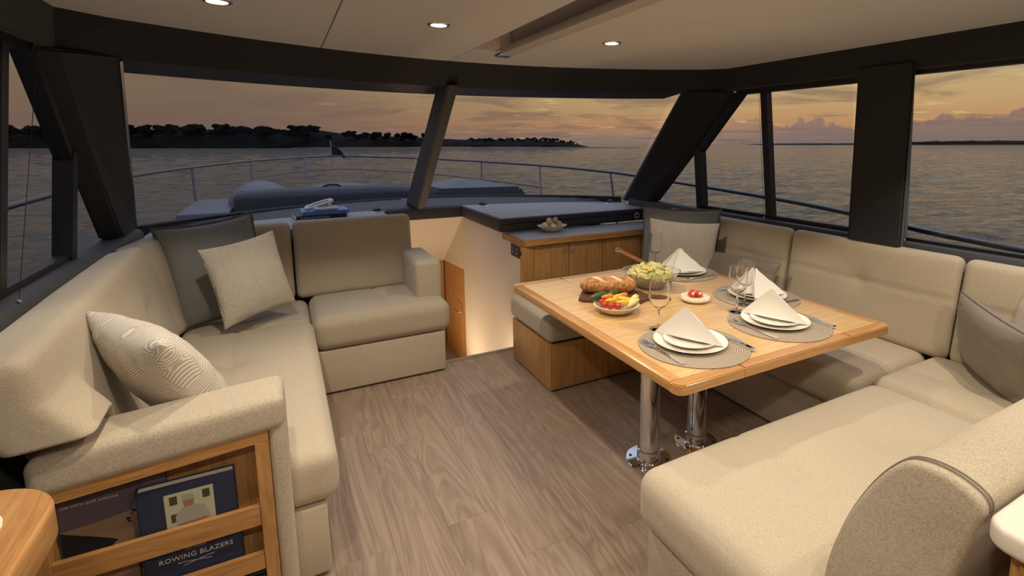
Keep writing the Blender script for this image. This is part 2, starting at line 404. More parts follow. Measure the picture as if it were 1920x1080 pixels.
d1 = struct('door_1', box(1.487, 1.527, 4.775, 5.47, -0.75, 0.26), 'oak')
hb = bmesh.new(); tube(hb, [(1.48, 4.84, -0.18), (1.44, 4.84, -0.18), (1.435, 4.95, -0.18)], 0.009); obj('door_handle', hb, 'steel', d1)
d2 = struct('door_2', box(0.79, 1.48, 5.485, 5.52, -0.75, 0.24), 'oak')
hb = bmesh.new(); tube(hb, [(0.9, 5.48, -0.18), (0.9, 5.44, -0.18), (1.0, 5.435, -0.18)], 0.009); obj('door_handle', hb, 'steel', d2)
sl = obj('step_light', box(0.80, 1.46, 3.368, 3.376, -0.085, -0.065, 0.002), 'steplamp'); tag(sl, 'slim warm strip light below the companionway threshold', 'light')
def area(name, loc, rot, size, power, col):
    l = bpy.data.lights.new(name, 'AREA'); l.energy = power; l.color = col; l.shape = 'RECTANGLE'; l.size, l.size_y = size
    o = bpy.data.objects.new(name, l); C.objects.link(o); o.location = loc; o.rotation_euler = rot; o.parent = None; return o
lo = area('step_light_glow', (1.12, 3.40, -0.10), (R(75), 0, 0), (0.6, 0.03), 2.0, (1.0, 0.72, 0.42)); lo.parent = sl
cl_ = obj('courtesy_light', lathe([(0, 0.0), (0.05, 0.0), (0.05, 0.012), (0.0, 0.016)], 24, at=(1.05, 4.45, -0.749)), 'steplamp'); tag(cl_, 'round warm courtesy light in the companionway sole', 'light')
lo = area('courtesy_glow', (1.05, 4.45, -0.72), (R(180), 0, 0), (0.12, 0.12), 7.0, (1.0, 0.74, 0.46)); lo.parent = cl_

# ---- ceiling panels, following the curved front edge
def ycf(x): return 3.29 - 0.18 * (x - XC) ** 2          # ceiling front edge, z = 2.0
def yhf(x): return 3.47 - 0.16 * (x - XC) ** 2          # header lower edge, z = 1.86
ceiling = struct('ceiling', prism([(-0.76, -1.7), (0.955, -1.7), (0.955, 2.83), (1.135, 2.83), (1.135, -1.7), (2.82, -1.7), (2.82, 2.7)] + [(2.82 - 3.58 * i / 20, ycf(2.82 - 3.58 * i / 20)) for i in range(21)] + [(-0.76, 2.7)], 2.006, 2.03), 'subfloor')
def panel(x0, x1, y0, y1=None):
    if y1 is None:
        n = 12; pts = [(x0, y0), (x1, y0)] + [(x1 + (x0 - x1) * i / n, ycf(x1 + (x0 - x1) * i / n)) for i in range(n + 1)]
    else: pts = [(x0, y0), (x1, y0), (x1, y1), (x0, y1)]
    bm = prism([(x, -y) for x, y in pts], -2.014, -2.0, 0.003, 1)
    for v in bm.verts: v.co = Vector((v.co.x, -v.co.y, -v.co.z))
    obj('ceiling_panel', bm, 'ceil', ceiling, True)
panel(-0.76, 0.233, -1.7); panel(0.237, 0.968, -1.7); panel(0.972, 1.122, 2.815)
panel(1.126, 1.948, -1.7, 1.733); panel(1.126, 1.948, 1.737); panel(1.952, 2.655, -1.7, 2.18); panel(1.952, 2.82, 2.184); panel(2.659, 2.82, -1.7, 2.18)
struct('hatch_well', hull8([(0.97, -1.7, 2.0), (0.97, 2.81, 2.0), (1.124, 2.81, 2.0), (1.124, -1.7, 2.0)], [(0.99, -1.7, 2.10), (0.99, 2.74, 2.10), (1.10, 2.74, 2.10), (1.10, -1.7, 2.10)]), 'shade', ceiling)
hw = ceiling.children[-1]
bm = bmesh.new(); bm.from_mesh(hw.data); bmesh.ops.delete(bm, geom=[f for f in bm.faces if abs(f.calc_center_median().z - 2.0) < 1e-3], context='FACES'); bm.to_mesh(hw.data); bm.free()
# ---- headers (dark bands between ceiling and glass)
def ribbon(a, b, th=(0, 0, 0)):
    bm = bmesh.new(); A = [bm.verts.new(p) for p in a]; B = [bm.verts.new(p) for p in b]
    for i in range(len(a) - 1): bm.faces.new((A[i], A[i + 1], B[i + 1], B[i]))
    A2 = [bm.verts.new(Vector(p) + Vector(th)) for p in a]; B2 = [bm.verts.new(Vector(p) + Vector(th)) for p in b]
    for i in range(len(a) - 1): bm.faces.new((A2[i + 1], A2[i], B2[i], B2[i + 1])); bm.faces.new((A[i], A2[i], A2[i + 1], A[i + 1])); bm.faces.new((B[i + 1], B2[i + 1], B2[i], B[i]))
    bm.faces.new((A[0], B[0], B2[0], A2[0])); bm.faces.new((A[-1], A2[-1], B2[-1], B[-1])); return bm
XS = [XC - 1.69 + 3.38 * i / 28 for i in range(29)]
wall_f = struct('wall_forward', ribbon([(x, ycf(x), 2.0) for x in XS], [(XC + (x - XC) * 0.985, yhf(x) , 1.86) for x in XS], (0, 0.12, 0.10)), 'dark', None, True, 30)
XH = [XC - 1.80 + 3.60 * i / 24 for i in range(25)]
struct('roof_brow', ribbon([(x, yhf(x) + 0.16, 1.895) for x in XH], [(x, yhf(x) + 0.52, 1.853) for x in XH], (0, 0, 0.06)), 'deckpad', wall_f, True, 30)
def mir(p, s): return (XC + s * (p[0] - XC), p[1], p[2])
def gx(z): return 2.95 - (z - 0.95) * 0.1136          # side glass plane, starboard
tn = 0
def trim(bm, m, smooth=False, angle=30):
    global tn; tn += 1; return struct('trim_%d' % tn, bm, m, None, smooth, angle)
def side(s, nm):
    Q = lambda pts: [mir(p, s) for p in pts]
    W = struct('wall_' + nm, hull8(Q([(2.895, -1.7, 0.0), (2.895, 3.75, 0.0), (2.895, 3.75, 0.90), (2.895, -1.7, 0.90)]), Q([(2.98, -1.7, 0.0), (2.98, 3.75, 0.0), (2.98, 3.75, 0.90), (2.98, -1.7, 0.90)])), 'dark')
    # sill with a rolled inner lip
    x_ = 2.862 if s > 0 else 2.83
    pr = [(x_, 0.90), (x_, 0.945), (x_ + 0.012, 0.968), (x_ + 0.03, 0.975), (2.99, 0.968), (2.99, 0.90)]
    y1 = 3.98
    bm = hull8(Q([(p, -1.7, q) for p, q in pr]), Q([(p, y1, q) for p, q in pr])); trim(bm, 'dashdark', True, 35)
    hd = [(2.765, 2.0), (2.80, 1.862), (2.845, 1.848), (2.95, 1.86), (2.95, 2.0)]
    bm = hull8(Q([(p, -1.7, q) for p, q in hd]), Q([(p, 2.80 if q > 1.95 else 2.98, q) for p, q in hd])); trim(bm, 'dark', True, 25)
    hb = [(2.665, 2.765, 2.02), (2.69, 3.03, 1.858), (2.86, 3.02, 1.84), (2.92, 2.78, 2.0)]
    bm = hull8(Q([(2.60, 2.86, 2.0), (2.62, 3.06, 1.86), (2.74, 3.12, 1.86), (2.74, 2.90, 2.0)]), Q([(2.77, 2.70, 2.0), (2.80, 2.80, 1.86), (2.95, 2.80, 1.86), (2.95, 2.70, 2.0)]))
    trim(bm, 'dark', True, 30)
    return W
ws, wp = side(1, 'starboard'), side(-1, 'port')
# aft end of the saloon, behind the eye: galley bulkheads with a wide open doorway to the cockpit
struct('wall_aft', box(2.0, 2.98, -1.75, -1.7, 0, 2.0), 'dark'); struct('wall_aft_port', box(-0.92, -0.1, -1.75, -1.7, 0, 2.0), 'dark')
# ---- A pillars and the centre mullion
for s in (1, -1):
    Q = lambda pts: [mir(p, s) for p in pts]
    o_ = [(2.95, 4.22, 0.93), (2.955, 3.62, 0.97), (2.907, 3.13, 1.42), (2.862, 2.66, 1.85), (2.69, 3.09, 1.875)]
    i_ = [(2.885, 4.10, 0.93), (2.86, 3.68, 0.97), (2.825, 3.19, 1.42), (2.79, 2.74, 1.85), (2.64, 3.00, 1.875)]
    bm = hull8(Q(o_), Q(i_)); bmesh.ops.bevel(bm, geom=list(bm.edges), offset=0.012, segments=2, affect='EDGES', clamp_overlap=True)
    t = trim(bm, 'dark', True, 30)
    if s < 0: bm = bmesh.new(); bar(bm, mir((2.886, 4.10, 0.955), s), mir((2.645, 3.01, 1.86), s), 0.010, 0.03); obj('edge_highlight', bm, 'steel', t, False)  # highlight along the lit port pillar edge, put in as a steel bar
bm = hull8([(0.995, 4.93, 0.93), (0.995, 4.47, 0.93), (0.992, 3.40, 1.87), (0.992, 3.70, 1.87)], [(1.065, 4.93, 0.93), (1.065, 4.47, 0.93), (1.065, 3.40, 1.87), (1.065, 3.70, 1.87)])
bmesh.ops.bevel(bm, geom=list(bm.edges), offset=0.008, segments=2, affect='EDGES')
trim(bm, 'dashdark', True)
# B pillars
for s in (1, -1):
    Q = lambda pts: [mir(p, s) for p in pts]
    bm = hull8(Q([(2.80, 1.475, 0.94), (2.80, 1.765, 0.94), (2.775, 1.765, 1.90), (2.775, 1.475, 1.90)]), Q([(2.97, 1.53, 0.94), (2.97, 1.83, 0.94), (2.88, 1.83, 1.90), (2.88, 1.53, 1.90)]))
    bmesh.ops.bevel(bm, geom=list(bm.edges), offset=0.012, segments=2, affect='EDGES'); trim(bm, 'dark', True)
# ---- windows
wn = 0
def window(panes, bars, frame='frame', posts=()):
    """panes: outlines of 3-D points; bars: (p,q,width,depth)"""
    global wn; wn += 1
    W = bpy.data.objects.new('window_%d' % wn, None); C.objects.link(W); W['kind'] = 'structure'
    for nrm, pts in panes:
        n = Vector(nrm) * 0.006; obj('pane', hull8(pts, [Vector(p) + n for p in pts]), 'pane', W, False)
    for p, q, a, b, up in bars: obj('frame_bar', bar(bmesh.new(), p, q, a, b, up), frame, W, False)
    return W
def ybase(x): return 5.12 - 0.255 * (x - XC) ** 2
for x0, x1 in ((XC - 1.90, 0.99), (1.07, XC + 1.90)):
    n = 10; bt = [(x0 + (x1 - x0) * i / n) for i in range(n + 1)]
    a = [(x, ybase(x), 0.955) for x in bt]; b = [(XC + (x - XC) * 0.865, yhf(XC + (x - XC) * 0.865) + 0.10, 1.89) for x in bt]
    wn += 1; W = bpy.data.objects.new('window_%d' % wn, None); C.objects.link(W); W['kind'] = 'structure'
    obj('pane', ribbon(a, b, (0, 0.004, 0.005)), 'pane', W, True, None, 30)
    o = bmesh.new(); tube(o, a, 0.012, 6); obj('gasket', o, 'frame', W)
for s in (1, -1):
    q = lambda y, z, dx=0.0: mir((gx(z) + dx, y, z), s)
    up = (s, 0, 0); nr = (0.01 * s / 0.01, 0, 0)
    window([(nr, [q(3.10, 0.98), q(3.60, 0.99), q(3.12, 1.42)])], [(q(3.085, 0.97), q(3.085, 1.46), 0.06, 0.07, up)])
    window([(nr, [q(2.43, 0.985), q(3.07, 0.985), q(3.06, 1.44), q(2.64, 1.82), q(2.43, 1.83)]), (nr, [q(1.84, 0.985), q(2.41, 0.985), q(2.41, 1.83), q(1.84, 1.835)])],
           [(q(1.74, 0.985), q(3.07, 0.985), 0.028, 0.05, up), (q(2.415, 0.98), q(2.44, 1.85), 0.05, 0.05, up), (q(1.74, 1.84), q(2.66, 1.84), 0.035, 0.05, up),
            (q(3.075, 1.43), q(2.63, 1.845), 0.045, 0.06, up)])
    window([(nr, [q(0.05, 0.985), q(1.53, 0.985), q(1.53, 1.84), q(0.05, 1.84)])], [(q(0.05, 0.98), q(1.53, 0.98), 0.02, 0.05, up), (q(0.05, 1.845), q(1.53, 1.845), 0.02, 0.05, up), (q(0.03, 0.97), q(0.03, 1.86), 0.06, 0.06, up)])
    window([(nr, [q(-1.7, 0.985), q(0.0, 0.985), q(0.0, 1.84), q(-1.7, 1.84)])], [(q(-1.7, 0.98), q(0.0, 0.98), 0.02, 0.05, up), (q(-1.7, 1.845), q(0.0, 1.845), 0.02, 0.05, up)])

# ---- blind cords
def cord(p0, p1, label):
    t = thing('blind_cord', label, 'cord', p1); L = Vector(p0) - Vector(p1)
    obj('cord', tube(bmesh.new(), [(0, 0, 0.004), L], 0.0012, 6), 'black', t); obj('end_bead', lathe([(0, -0.008), (0.006, -0.004), (0.006, 0.004), (0, 0.009)], 10), 'steel', t)
cord((-0.72, 2.56, 1.85), (-0.79, 2.31, 0.98), 'thin blind cord hanging beside the port window')
cord((2.815, 2.47, 1.85), (2.87, 2.41, 0.985), 'thin blind cord hanging beside the mullion of the split starboard window')
cord((2.80, 1.50, 1.85), (2.86, 1.49, 0.985), 'thin blind cord hanging against the broad dark pillar')

# ---- ceiling lights
def downlight(x, y, label, wide=0):
    t = thing('ceiling_light', label, 'light', (x, y, 2.0), 0, 'recessed ceiling lights')
    obj('trim_ring', lathe([(0.036, 0.004), (0.034, -0.004), (0.046, -0.004), (0.050, 0.0005), (0.050, 0.004)], 32), 'steel', t)
    obj('lens', lathe([(0, -0.0015), (0.0345, -0.0015), (0.0345, 0.003), (0, 0.003)], 28), 'lamp', t)
    l = bpy.data.lights.new('downlight', 'SPOT'); l.energy = 33 if wide else 33; l.color = (1.0, 0.89, 0.73); l.spot_size = R(150 if wide else 104); l.spot_blend = 0.6 if wide else 0.22; l.shadow_soft_size = 0.03
    o = bpy.data.objects.new('downlight', l); C.objects.link(o); o.parent = t; o.location = (0, 0, -0.012)
for x, y, wide, lab in ((-0.16, 2.32, 0, 'above the port corner sofa'), (0.64, 2.31, 0, 'over the walkway between sofa and table'), (1.53, 2.30, 0, 'over the salad bowl beside the sunshade bar'),
                        (-0.16, 1.22, 0, 'over the port counter corner'), (0.64, 1.22, 0, 'over the walkway beside the settee end'), (1.75, 1.18, 0, 'over the aft edge of the dining table'),
                        (0.64, 0.0, 1, 'over the galley walkway'), (1.6, -0.1, 1, 'over the galley counter'), (-0.16, 0.0, 1, 'over the port counter in the galley'), (2.45, 0.75, 0, 'over the aft corner of the dinette settee')):
    downlight(x, y, 'small round recessed ceiling light ' + lab, wide)
# ---- roller shade cassette bar below the ceiling slot
t = thing('sunshade_bar', 'long beige sunshade bar hanging below the dark slot in the ceiling', 'shade', (1.09, 2.6, 1.95))
obj('bar', box(-0.045, 0.035, -4.2, 0.02, 0.0, 0.035, 0.008), 'bar', t); obj('end_cap', box(-0.046, 0.036, 0.02, 0.105, -0.001, 0.036, 0.008), 'chrome', t)
obj('hanger', lathe([(0.006, 0.03), (0.006, 0.12)], 10, at=(-0.03, -0.1, 0)), 'steel', t)
# ---- small ceiling sensor
tag(obj('ceiling_sensor', lathe([(0, -0.008), (0.014, -0.008), (0.018, 0.0), (0.0, 0.0)], 20, at=(0.945, 3.08, 2.0)), 'ceil'), 'tiny white sensor dome on the headliner near the sunshade bar', 'sensor')

# ================================================================== DASHBOARD
def yA(x): return 4.74 - 0.13 * (x - XC) ** 2
dash = thing('dashboard', 'slate grey padded dashboard shelf under the raked windscreen', 'dashboard')
xs = [-0.88 + 3.82 * i / 24 for i in range(25)]
cb = ribbon([(x, yA(x), 0.905) for x in xs], [(x, ybase(x) + 0.02, 0.955) for x in xs], (0, 0.0, -0.08))
obj('windscreen_ledge', cb, 'dashdark', dash, True, None, 30)
def fr(x0, x1, n=10): return [(x1 + (x0 - x1) * i / n, yA(x1 + (x0 - x1) * i / n)) for i in range(n + 1)]
obj('shelf_port', prism([(-0.80, 3.955), (0.735, 3.955), (0.735, 4.70)] + fr(-0.80, 0.735), 0.84, 0.905, 0.006), 'dash', dash)
obj('shelf_starboard', prism([(1.465, 4.104), (2.70, 4.104), (2.74, 3.74), (2.90, 3.70), (2.92, 4.20)] + fr(1.465, 2.92), 0.81, 0.905, 0.004), 'dash', dash)
obj('hatch_lid', prism([(1.467, 3.725), (2.735, 3.725), (2.695, 4.10), (1.467, 4.10)], 0.86, 0.906, 0.005), 'dash', dash)
obj('hatch_front', box(1.463, 2.90, 3.716, 3.742, 0.80, 0.857, 0.004), 'dashdark', dash)
obj('hatch_lip', box(1.463, 2.90, 3.712, 3.735, 0.861, 0.902, 0.006), 'dashdark', dash)
obj('front_fascia', box(0.735, 1.47, 4.69, 4.74, 0.80, 0.900, 0.006), 'dashdark', dash); obj('side_fascia', box(1.455, 1.483, 3.73, 4.70, 0.80, 0.900, 0.006), 'dashdark', dash)
for x, y in ((0.69, 4.62), (1.63, 4.60), (2.80, 4.20)):
    v = obj('vent_dome', lathe([(0, 0.035), (0.02, 0.032), (0.032, 0.018), (0.036, 0.004), (0.055, 0.006), (0.062, 0.0)], 28, at=(x, y, 0.906)), 'black', dash)
    obj('vent_ring', lathe([(0.058, 0.007), (0.066, 0.004), (0.068, 0.0), (0.056, 0.0)], 28, at=(x, y, 0.906)), 'steel', v)
bm = bmesh.new(); tube(bm, [(2.76 + 0.022 * math.cos(a), 3.708, 0.845 + 0.022 * math.sin(a)) for a in [i * math.pi / 8 for i in range(16)]], 0.005, 8, True); obj('pull_ring', bm, 'china', dash)
settle(dash, (XC, 4.2, 0.80))

# ================================================================== PORT CORNER SOFA
sofa = thing('corner_sofa', 'large oat coloured corner sofa with book rack built into its arm', 'sofa')
def seatblock(name, x0, x1, y0, y1, z0, z1, parent, **k):
    m = Matrix.Translation(((x0 + x1) / 2, (y0 + y1) / 2, z0)); return obj(name, cushion(x1 - x0, y1 - y0, z1 - z0, k.pop('r', 0.05), mtx=m, **k), k.pop('m', 'fabric'), parent, True, None, 0)
seatblock('seat_cushion', -0.56, 0.10, 1.788, 3.29, 0.275, 0.465, sofa, puff=0.012, tufts=[(-0.05, -0.25), (-0.05, 0.25)], seams_x=(-0.05,), seams_y=(-0.25, 0.25), nx=34, ny=60, r=0.055)
seatblock('seat_cushion', -0.56, 0.088, 3.295, 3.80, 0.275, 0.455, sofa, puff=0.008, tufts=[(0.0, 0.0)], seams_x=(0.0,), r=0.05)
seatblock('seat_cushion', 0.092, 0.905, 3.20, 3.80, 0.275, 0.475, sofa, puff=0.014, tufts=[(0.0, 0.05)], seams_x=(0.0,), r=0.06)
obj('base', box(-0.72, 0.055, 1.80, 3.84, 0.012, 0.274, 0.012), 'fabric', sofa); obj('base', box(0.06, 0.862, 3.215, 3.84, 0.012, 0.274, 0.012), 'fabric', sofa)
obj('toe_kick', box(-0.70, 0.035, 1.83, 3.82, 0.0, 0.012), 'black', sofa, False); obj('toe_kick', box(0.04, 0.84, 3.245, 3.82, 0.0, 0.012), 'black', sofa, False)
# backs: long port side, leaning outboard, runs on over the arm
def liftend(q):
    k = max(0.0, min(1.0, (1.95 - q.y) / 0.10)); k = k * k * (3 - 2 * k); zb = 0.46 + 0.285 * k
    if q.z < 0.86: q.z = zb + (q.z - 0.46) * (0.86 - zb) / 0.40
    return q
def backrest(name, p0, p1, zb, zt, lean, th, parent, inward, fn=None, **k):
    """p0->p1: foot of the front face (left to right as seen from in front); lean = outward shift of the top"""
    p0, p1 = Vector((*p0, zb)), Vector((*p1, zb)); L = (p1 - p0).length; inw = Vector((*inward, 0)).normalized()
    upv = (Vector((0, 0, zt - zb)) - inw * lean); h = upv.length
    c = (p0 + p1) / 2 + upv / 2; ex = (p1 - p0); m = frame_m(c, ex, upv)
    if m.col[2].to_3d().dot(inw) < 0: m = frame_m(c, -ex, upv)
    m = m @ Matrix.Translation((0, 0, -th))
    return obj(name, cushion(L, h, th, k.pop('r', 0.045), mtx=m, fn=fn, **k), k.pop('m', 'fabric'), parent, True, None, 0)
backrest('back_cushion', (-0.465, 1.66), (-0.53, 3.30), 0.46, 0.985, 0.115, 0.19, sofa, (1, 0), liftend, nx=60, ny=28, puff=0.008, tufts=[(-0.05, 0.0), (0.45, 0.0)], r=0.04)
backrest('back_cushion', (-0.53, 3.31), (-0.45, 3.78), 0.46, 0.985, 0.12, 0.18, sofa, (1, -0.2), nx=10, puff=0.006)
backrest('back_cushion', (-0.42, 3.765), (0.022, 3.765), 0.46, 0.98, 0.06, 0.11, sofa, (0, -1), nx=10, puff=0.006, r=0.04)
backrest('back_cushion', (0.032, 3.765), (0.80, 3.765), 0.46, 0.982, 0.06, 0.11, sofa, (0, -1), nx=36, ny=26, puff=0.006, tufts=[(0.0, -0.02)], seams_y=(-0.02,), r=0.04, sig=0.03, depth=0.014)
obj('slit_blocker', box(-0.70, 0.76, 3.872, 3.885, 0.25, 0.86), 'dark', sofa, False); obj('slit_blocker', box(-0.762, -0.752, 1.72, 3.87, 0.25, 0.90), 'dark', sofa, False)  # unseen dark boards added to stop light showing through the cushion slits
def armtop(q):
    if q.z > 0.6: q.z += 0.0
    return q
seatblock('arm', 0.715, 0.885, 3.335, 3.85, 0.24, 0.722, sofa, puff=0.004, r=0.03, nx=4, ny=8)
# aft arm: padded top sloping down outboard, wrapped round the rack
def slope(q):
    q.z += (q.x + 0.05) * 0.075 * max(0.0, min(1.0, (q.z - 0.4) / 0.2)); return q
def armpad():
    return cushion(0.585, 0.20, 0.105, 0.028, puff=0.002, nx=14, ny=5, mtx=Matrix.Translation((-0.3375, 1.79, 0.635)), fn=slope)
obj('arm_pad', armpad(), 'fabric_coarse', sofa, True, None, 0)
obj('arm_side', cushion(0.05, 0.17, 0.70, 0.02, puff=0.0, nx=2, ny=4, mtx=Matrix.Translation((-0.069, 1.785, 0.014))), 'fabric_coarse', sofa, True, None, 0)
# magazine rack
rack = obj('magazine_rack', box(-0.625, -0.096, 1.776, 1.786, 0.0, 0.60), 'oak', sofa, False)
def topz(x): return 0.641 + (x + 0.092) * 0.072
bm = hull8([(-0.625, 1.698, topz(-0.625) - 0.034), (-0.094, 1.698, topz(-0.094) - 0.034), (-0.094, 1.698, topz(-0.094)), (-0.625, 1.698, topz(-0.625))],
           [(-0.625, 1.776, topz(-0.625) - 0.034), (-0.094, 1.776, topz(-0.094) - 0.034), (-0.094, 1.776, topz(-0.094)), (-0.625, 1.776, topz(-0.625))])
obj('top_rail', bm, 'oak_x', rack, False)
obj('stile', box(-0.131, -0.094, 1.697, 1.776, 0.0, 0.604, 0.001), 'oak', rack, False); obj('stile', box(-0.64, -0.603, 1.697, 1.776, 0.0, 0.56, 0.001), 'oak', rack, False)
for z0, z1 in ((0.336, 0.402), (0.186, 0.243), (0.0, 0.05)): obj('rail', box(-0.603, -0.132, 1.70, 1.716, z0, z1, 0.002), 'oak_x', rack, False)
for z0 in (0.336, 0.186): obj('shelf', box(-0.603, -0.132, 1.7165, 1.7755, z0, z0 + 0.014), 'oak_x', rack, False)
for i in range(9): obj('grille_slat', box(-0.60, -0.134, 1.704, 1.722, 0.056 + i * 0.0145, 0.064 + i * 0.0145), 'black', rack, False)
settle(sofa, (-0.2, 2.8, 0.0))

# ---- books in the rack
def bookface(name, label, x0, x1, z0, z1, yf, th, cover, pages='china'):
    t = thing(name, label, 'book', ((x0 + x1) / 2, yf, z0)); w, h = x1 - x0, z1 - z0
    obj('cover', box(-w / 2, w / 2, 0, 0.004, 0, h, 0.001, 1), cover, t, False); obj('cover', box(-w / 2, w / 2, th - 0.004, th, 0, h, 0.001, 1), cover, t, False)
    obj('spine', box(-w / 2 - 0.002, -w / 2 + 0.002, 0, th, 0, h), cover, t, False); obj('pages', box(-w / 2 + 0.003, w / 2 - 0.004, 0.0042, th - 0.0042, 0.003, h - 0.004), pages, t, False)
    return t, w, h
FRONT = lambda x, z, d=0.0006: frame_m((x, -d, z), (1, 0, 0), (0, 0, 1))
def patch(name, parent, pts, m, d=0.0004):
    bm = bmesh.new(); a = [(x, -d, z) for x, z in pts]; b = [(x, 0.0, z) for x, z in pts]; return obj(name, hull8(a, b), m, parent, False)
M['navy'] = mat('navy_cloth', lin((36, 42, 66)), 0.75); M['duskprint'] = mat('dusk_print', lin((92, 82, 92)), 0.45); M['seaprint'] = mat('print_dark_water', lin((30, 32, 36)), 0.45)
M['tanprint'] = mat('print_sandstone', lin((142, 116, 90)), 0.45); M['greyprint'] = mat('print_pale_grey', lin((152, 152, 140)), 0.5); M['greenprint'] = mat('print_pale_green', lin((176, 176, 146)), 0.5)
M['olive'] = mat('print_olive', lin((70, 64, 40)), 0.5); M['skinprint'] = mat('print_skin', lin((150, 112, 86)), 0.5); M['silver'] = mat('silver_lettering', lin((200, 196, 188)), 0.4); M['rose'] = mat('print_rose_hill', lin((120, 92, 84)), 0.5)
t, w_, h_ = bookface('photo_book', 'glossy photo book with cliffside houses at dusk in the arm rack', -0.598, -0.36, 0.352, 0.590, 1.756, 0.016, 'duskprint')
patch('printed_sea', t, [(-w_ / 2, 0), (w_ / 2, 0), (w_ / 2, 0.06), (0.0, 0.07), (-w_ / 2, 0.10)], 'seaprint')
patch('printed_cliff', t, [(-w_ / 2, 0.10), (-0.02, 0.05), (0.04, 0.012), (w_ / 2, 0.055), (w_ / 2, 0.165), (0.08, 0.14), (0.03, 0.115), (-0.04, 0.105)], 'tanprint', 0.0007)
rr = random.Random(5)
for i in range(16):
    x, z = rr.uniform(0.02, w_ / 2 - 0.02), rr.uniform(0.065, 0.112); k = rr.uniform(0.004, 0.010)
    patch('printed_window', t, [(x, z), (x + k, z + 0.001), (x + k, z + k * 0.9), (x, z + k)], 'seaprint', 0.001)
patch('printed_rocks', t, [(-0.02, 0.0), (0.05, 0.0), (0.055, 0.045), (0.02, 0.05), (-0.01, 0.03)], 'tanprint', 0.0009)
text_mesh('title_lettering', 'IDE WITH SLIM AARONS', 0.0102, 'silver', FRONT(0.012, 0.170, 0.0012), t, 0.0004, 'RIGHT', 1.1)
t, w_, h_ = bookface('cover_portrait_book', 'thick navy book with a small framed portrait on its cover in the arm rack', -0.423, -0.192, 0.352, 0.53, 1.721, 0.033, 'navy')
patch('cover_photo', t, [(-0.055, 0.01), (0.062, 0.01), (0.062, 0.150), (-0.055, 0.150)], 'greenprint')
for x, z in ((-0.043, 0.115), (0.035, 0.115), (-0.043, 0.06), (-0.045, 0.015)): patch('printed_frame', t, [(x, z), (x + 0.018, z), (x + 0.018, z + 0.026), (x, z + 0.026)], 'olive', 0.0008)
patch('printed_jacket', t, [(-0.034, 0.012), (0.048, 0.012), (0.050, 0.06), (0.038, 0.095), (0.012, 0.105), (-0.012, 0.102), (-0.032, 0.08)], 'greyprint', 0.0010)
patch('printed_face', t, [(-0.010, 0.101), (0.012, 0.101), (0.015, 0.125), (-0.012, 0.125)], 'skinprint', 0.0012); patch('printed_cap', t, [(-0.015, 0.121), (0.016, 0.121), (0.013, 0.140), (-0.011, 0.140)], 'greyprint', 0.0013)
patch('printed_arms', t, [(-0.026, 0.040), (0.040, 0.046), (0.040, 0.056), (-0.026, 0.052)], 'skinprint', 0.0013)
t, w_, h_ = bookface('lettered_book', 'navy book with bold pale lettering on the lower shelf of the arm rack', -0.425, -0.188, 0.202, 0.352 - 0.018, 1.722, 0.03, 'navy')
text_mesh('title_lettering', 'ROWING BLAZERS', 0.0205, 'silver', FRONT(0.005, 0.095), t, 0.0006, space=1.06); text_mesh('author_lettering', 'JACK CARLSON', 0.007, 'silver', FRONT(0.005, 0.117), t)
bm = bmesh.new()
for sg in (1, -1): bar(bm, (-0.03, -0.0006, 0.073 - 0.006 * sg), (0.04, -0.0006, 0.073 + 0.006 * sg), 0.0012, 0.0012); bar(bm, (0.035 if sg > 0 else -0.032, -0.0006, 0.073 + 0.005), (0.047 if sg > 0 else -0.042, -0.0006, 0.0795), 0.003, 0.0012)
obj('crossed_oars', bm, 'silver', t, False)
t, w_, h_ = bookface('landscape_magazine', 'magazine with a rosy hillside cover on the lower shelf of the arm rack', -0.598, -0.44, 0.202, 0.330, 1.745, 0.012, 'tanprint')
patch('printed_hill', t, [(-w_ / 2, 0), (w_ / 2, 0), (w_ / 2, 0.095), (0.02, 0.07), (-0.05, 0.085), (-w_ / 2, 0.06)], 'rose')

# ================================================================== DINETTE SETTEE
st = thing('dinette_settee', 'oat coloured wrap-around dinette settee facing the oak table', 'sofa')
seatblock('seat_cushion', 2.15, 2.79, 1.275, 3.34, 0.275, 0.455, st, puff=0.012, tufts=[(0.0, -0.4), (0.0, 0.1), (0.0, 0.6)], seams_x=(0.0,), seams_y=(-0.4, 0.1, 0.6), nx=30, ny=70, r=0.055)
seatblock('seat_cushion', 2.235, 2.79, 0.62, 1.265, 0.275, 0.46, st, puff=0.016, tufts=[(0.02, 0.02)], r=0.06)
seatblock('seat_cushion', 0.925, 2.225, 0.56, 1.235, 0.265, 0.465, st, puff=0.020, tufts=[(-0.22, 0.03), (0.20, 0.03)], seams_x=(-0.22, 0.62), depth=0.026, nx=60, ny=34, r=0.065)
obj('base', box(2.195, 2.80, 0.40, 3.32, 0.012, 0.272, 0.012), 'fabric', st); obj('base', box(0.965, 2.19, 0.40, 1.205, 0.012, 0.262, 0.012), 'fabric_coarse', st)
obj('toe_kick', box(2.22, 2.80, 0.42, 3.30, 0, 0.012), 'black', st, False); obj('toe_kick', box(0.99, 2.215, 0.42, 1.18, 0, 0.012), 'black', st, False)
obj('back_panel', box(1.00, 2.80, 0.375, 0.42, 0.262, 0.60, 0.01), 'fabric_coarse', st)
for y0, y1 in ((2.135, 3.34), (1.19, 2.125), (0.47, 1.18)):
    k = (y1 - y0)
    backrest('back_cushion', (2.725, y1), (2.725, y0), 0.45, 0.958, 0.065, 0.085, st, (-1, 0), nx=44, ny=28, puff=0.010, tufts=[(0.0, 0.04)] if k < 1.1 else [(-0.3, 0.04), (0.3, 0.04)], seams_y=(0.04,), r=0.04, sig=0.03, depth=0.014)
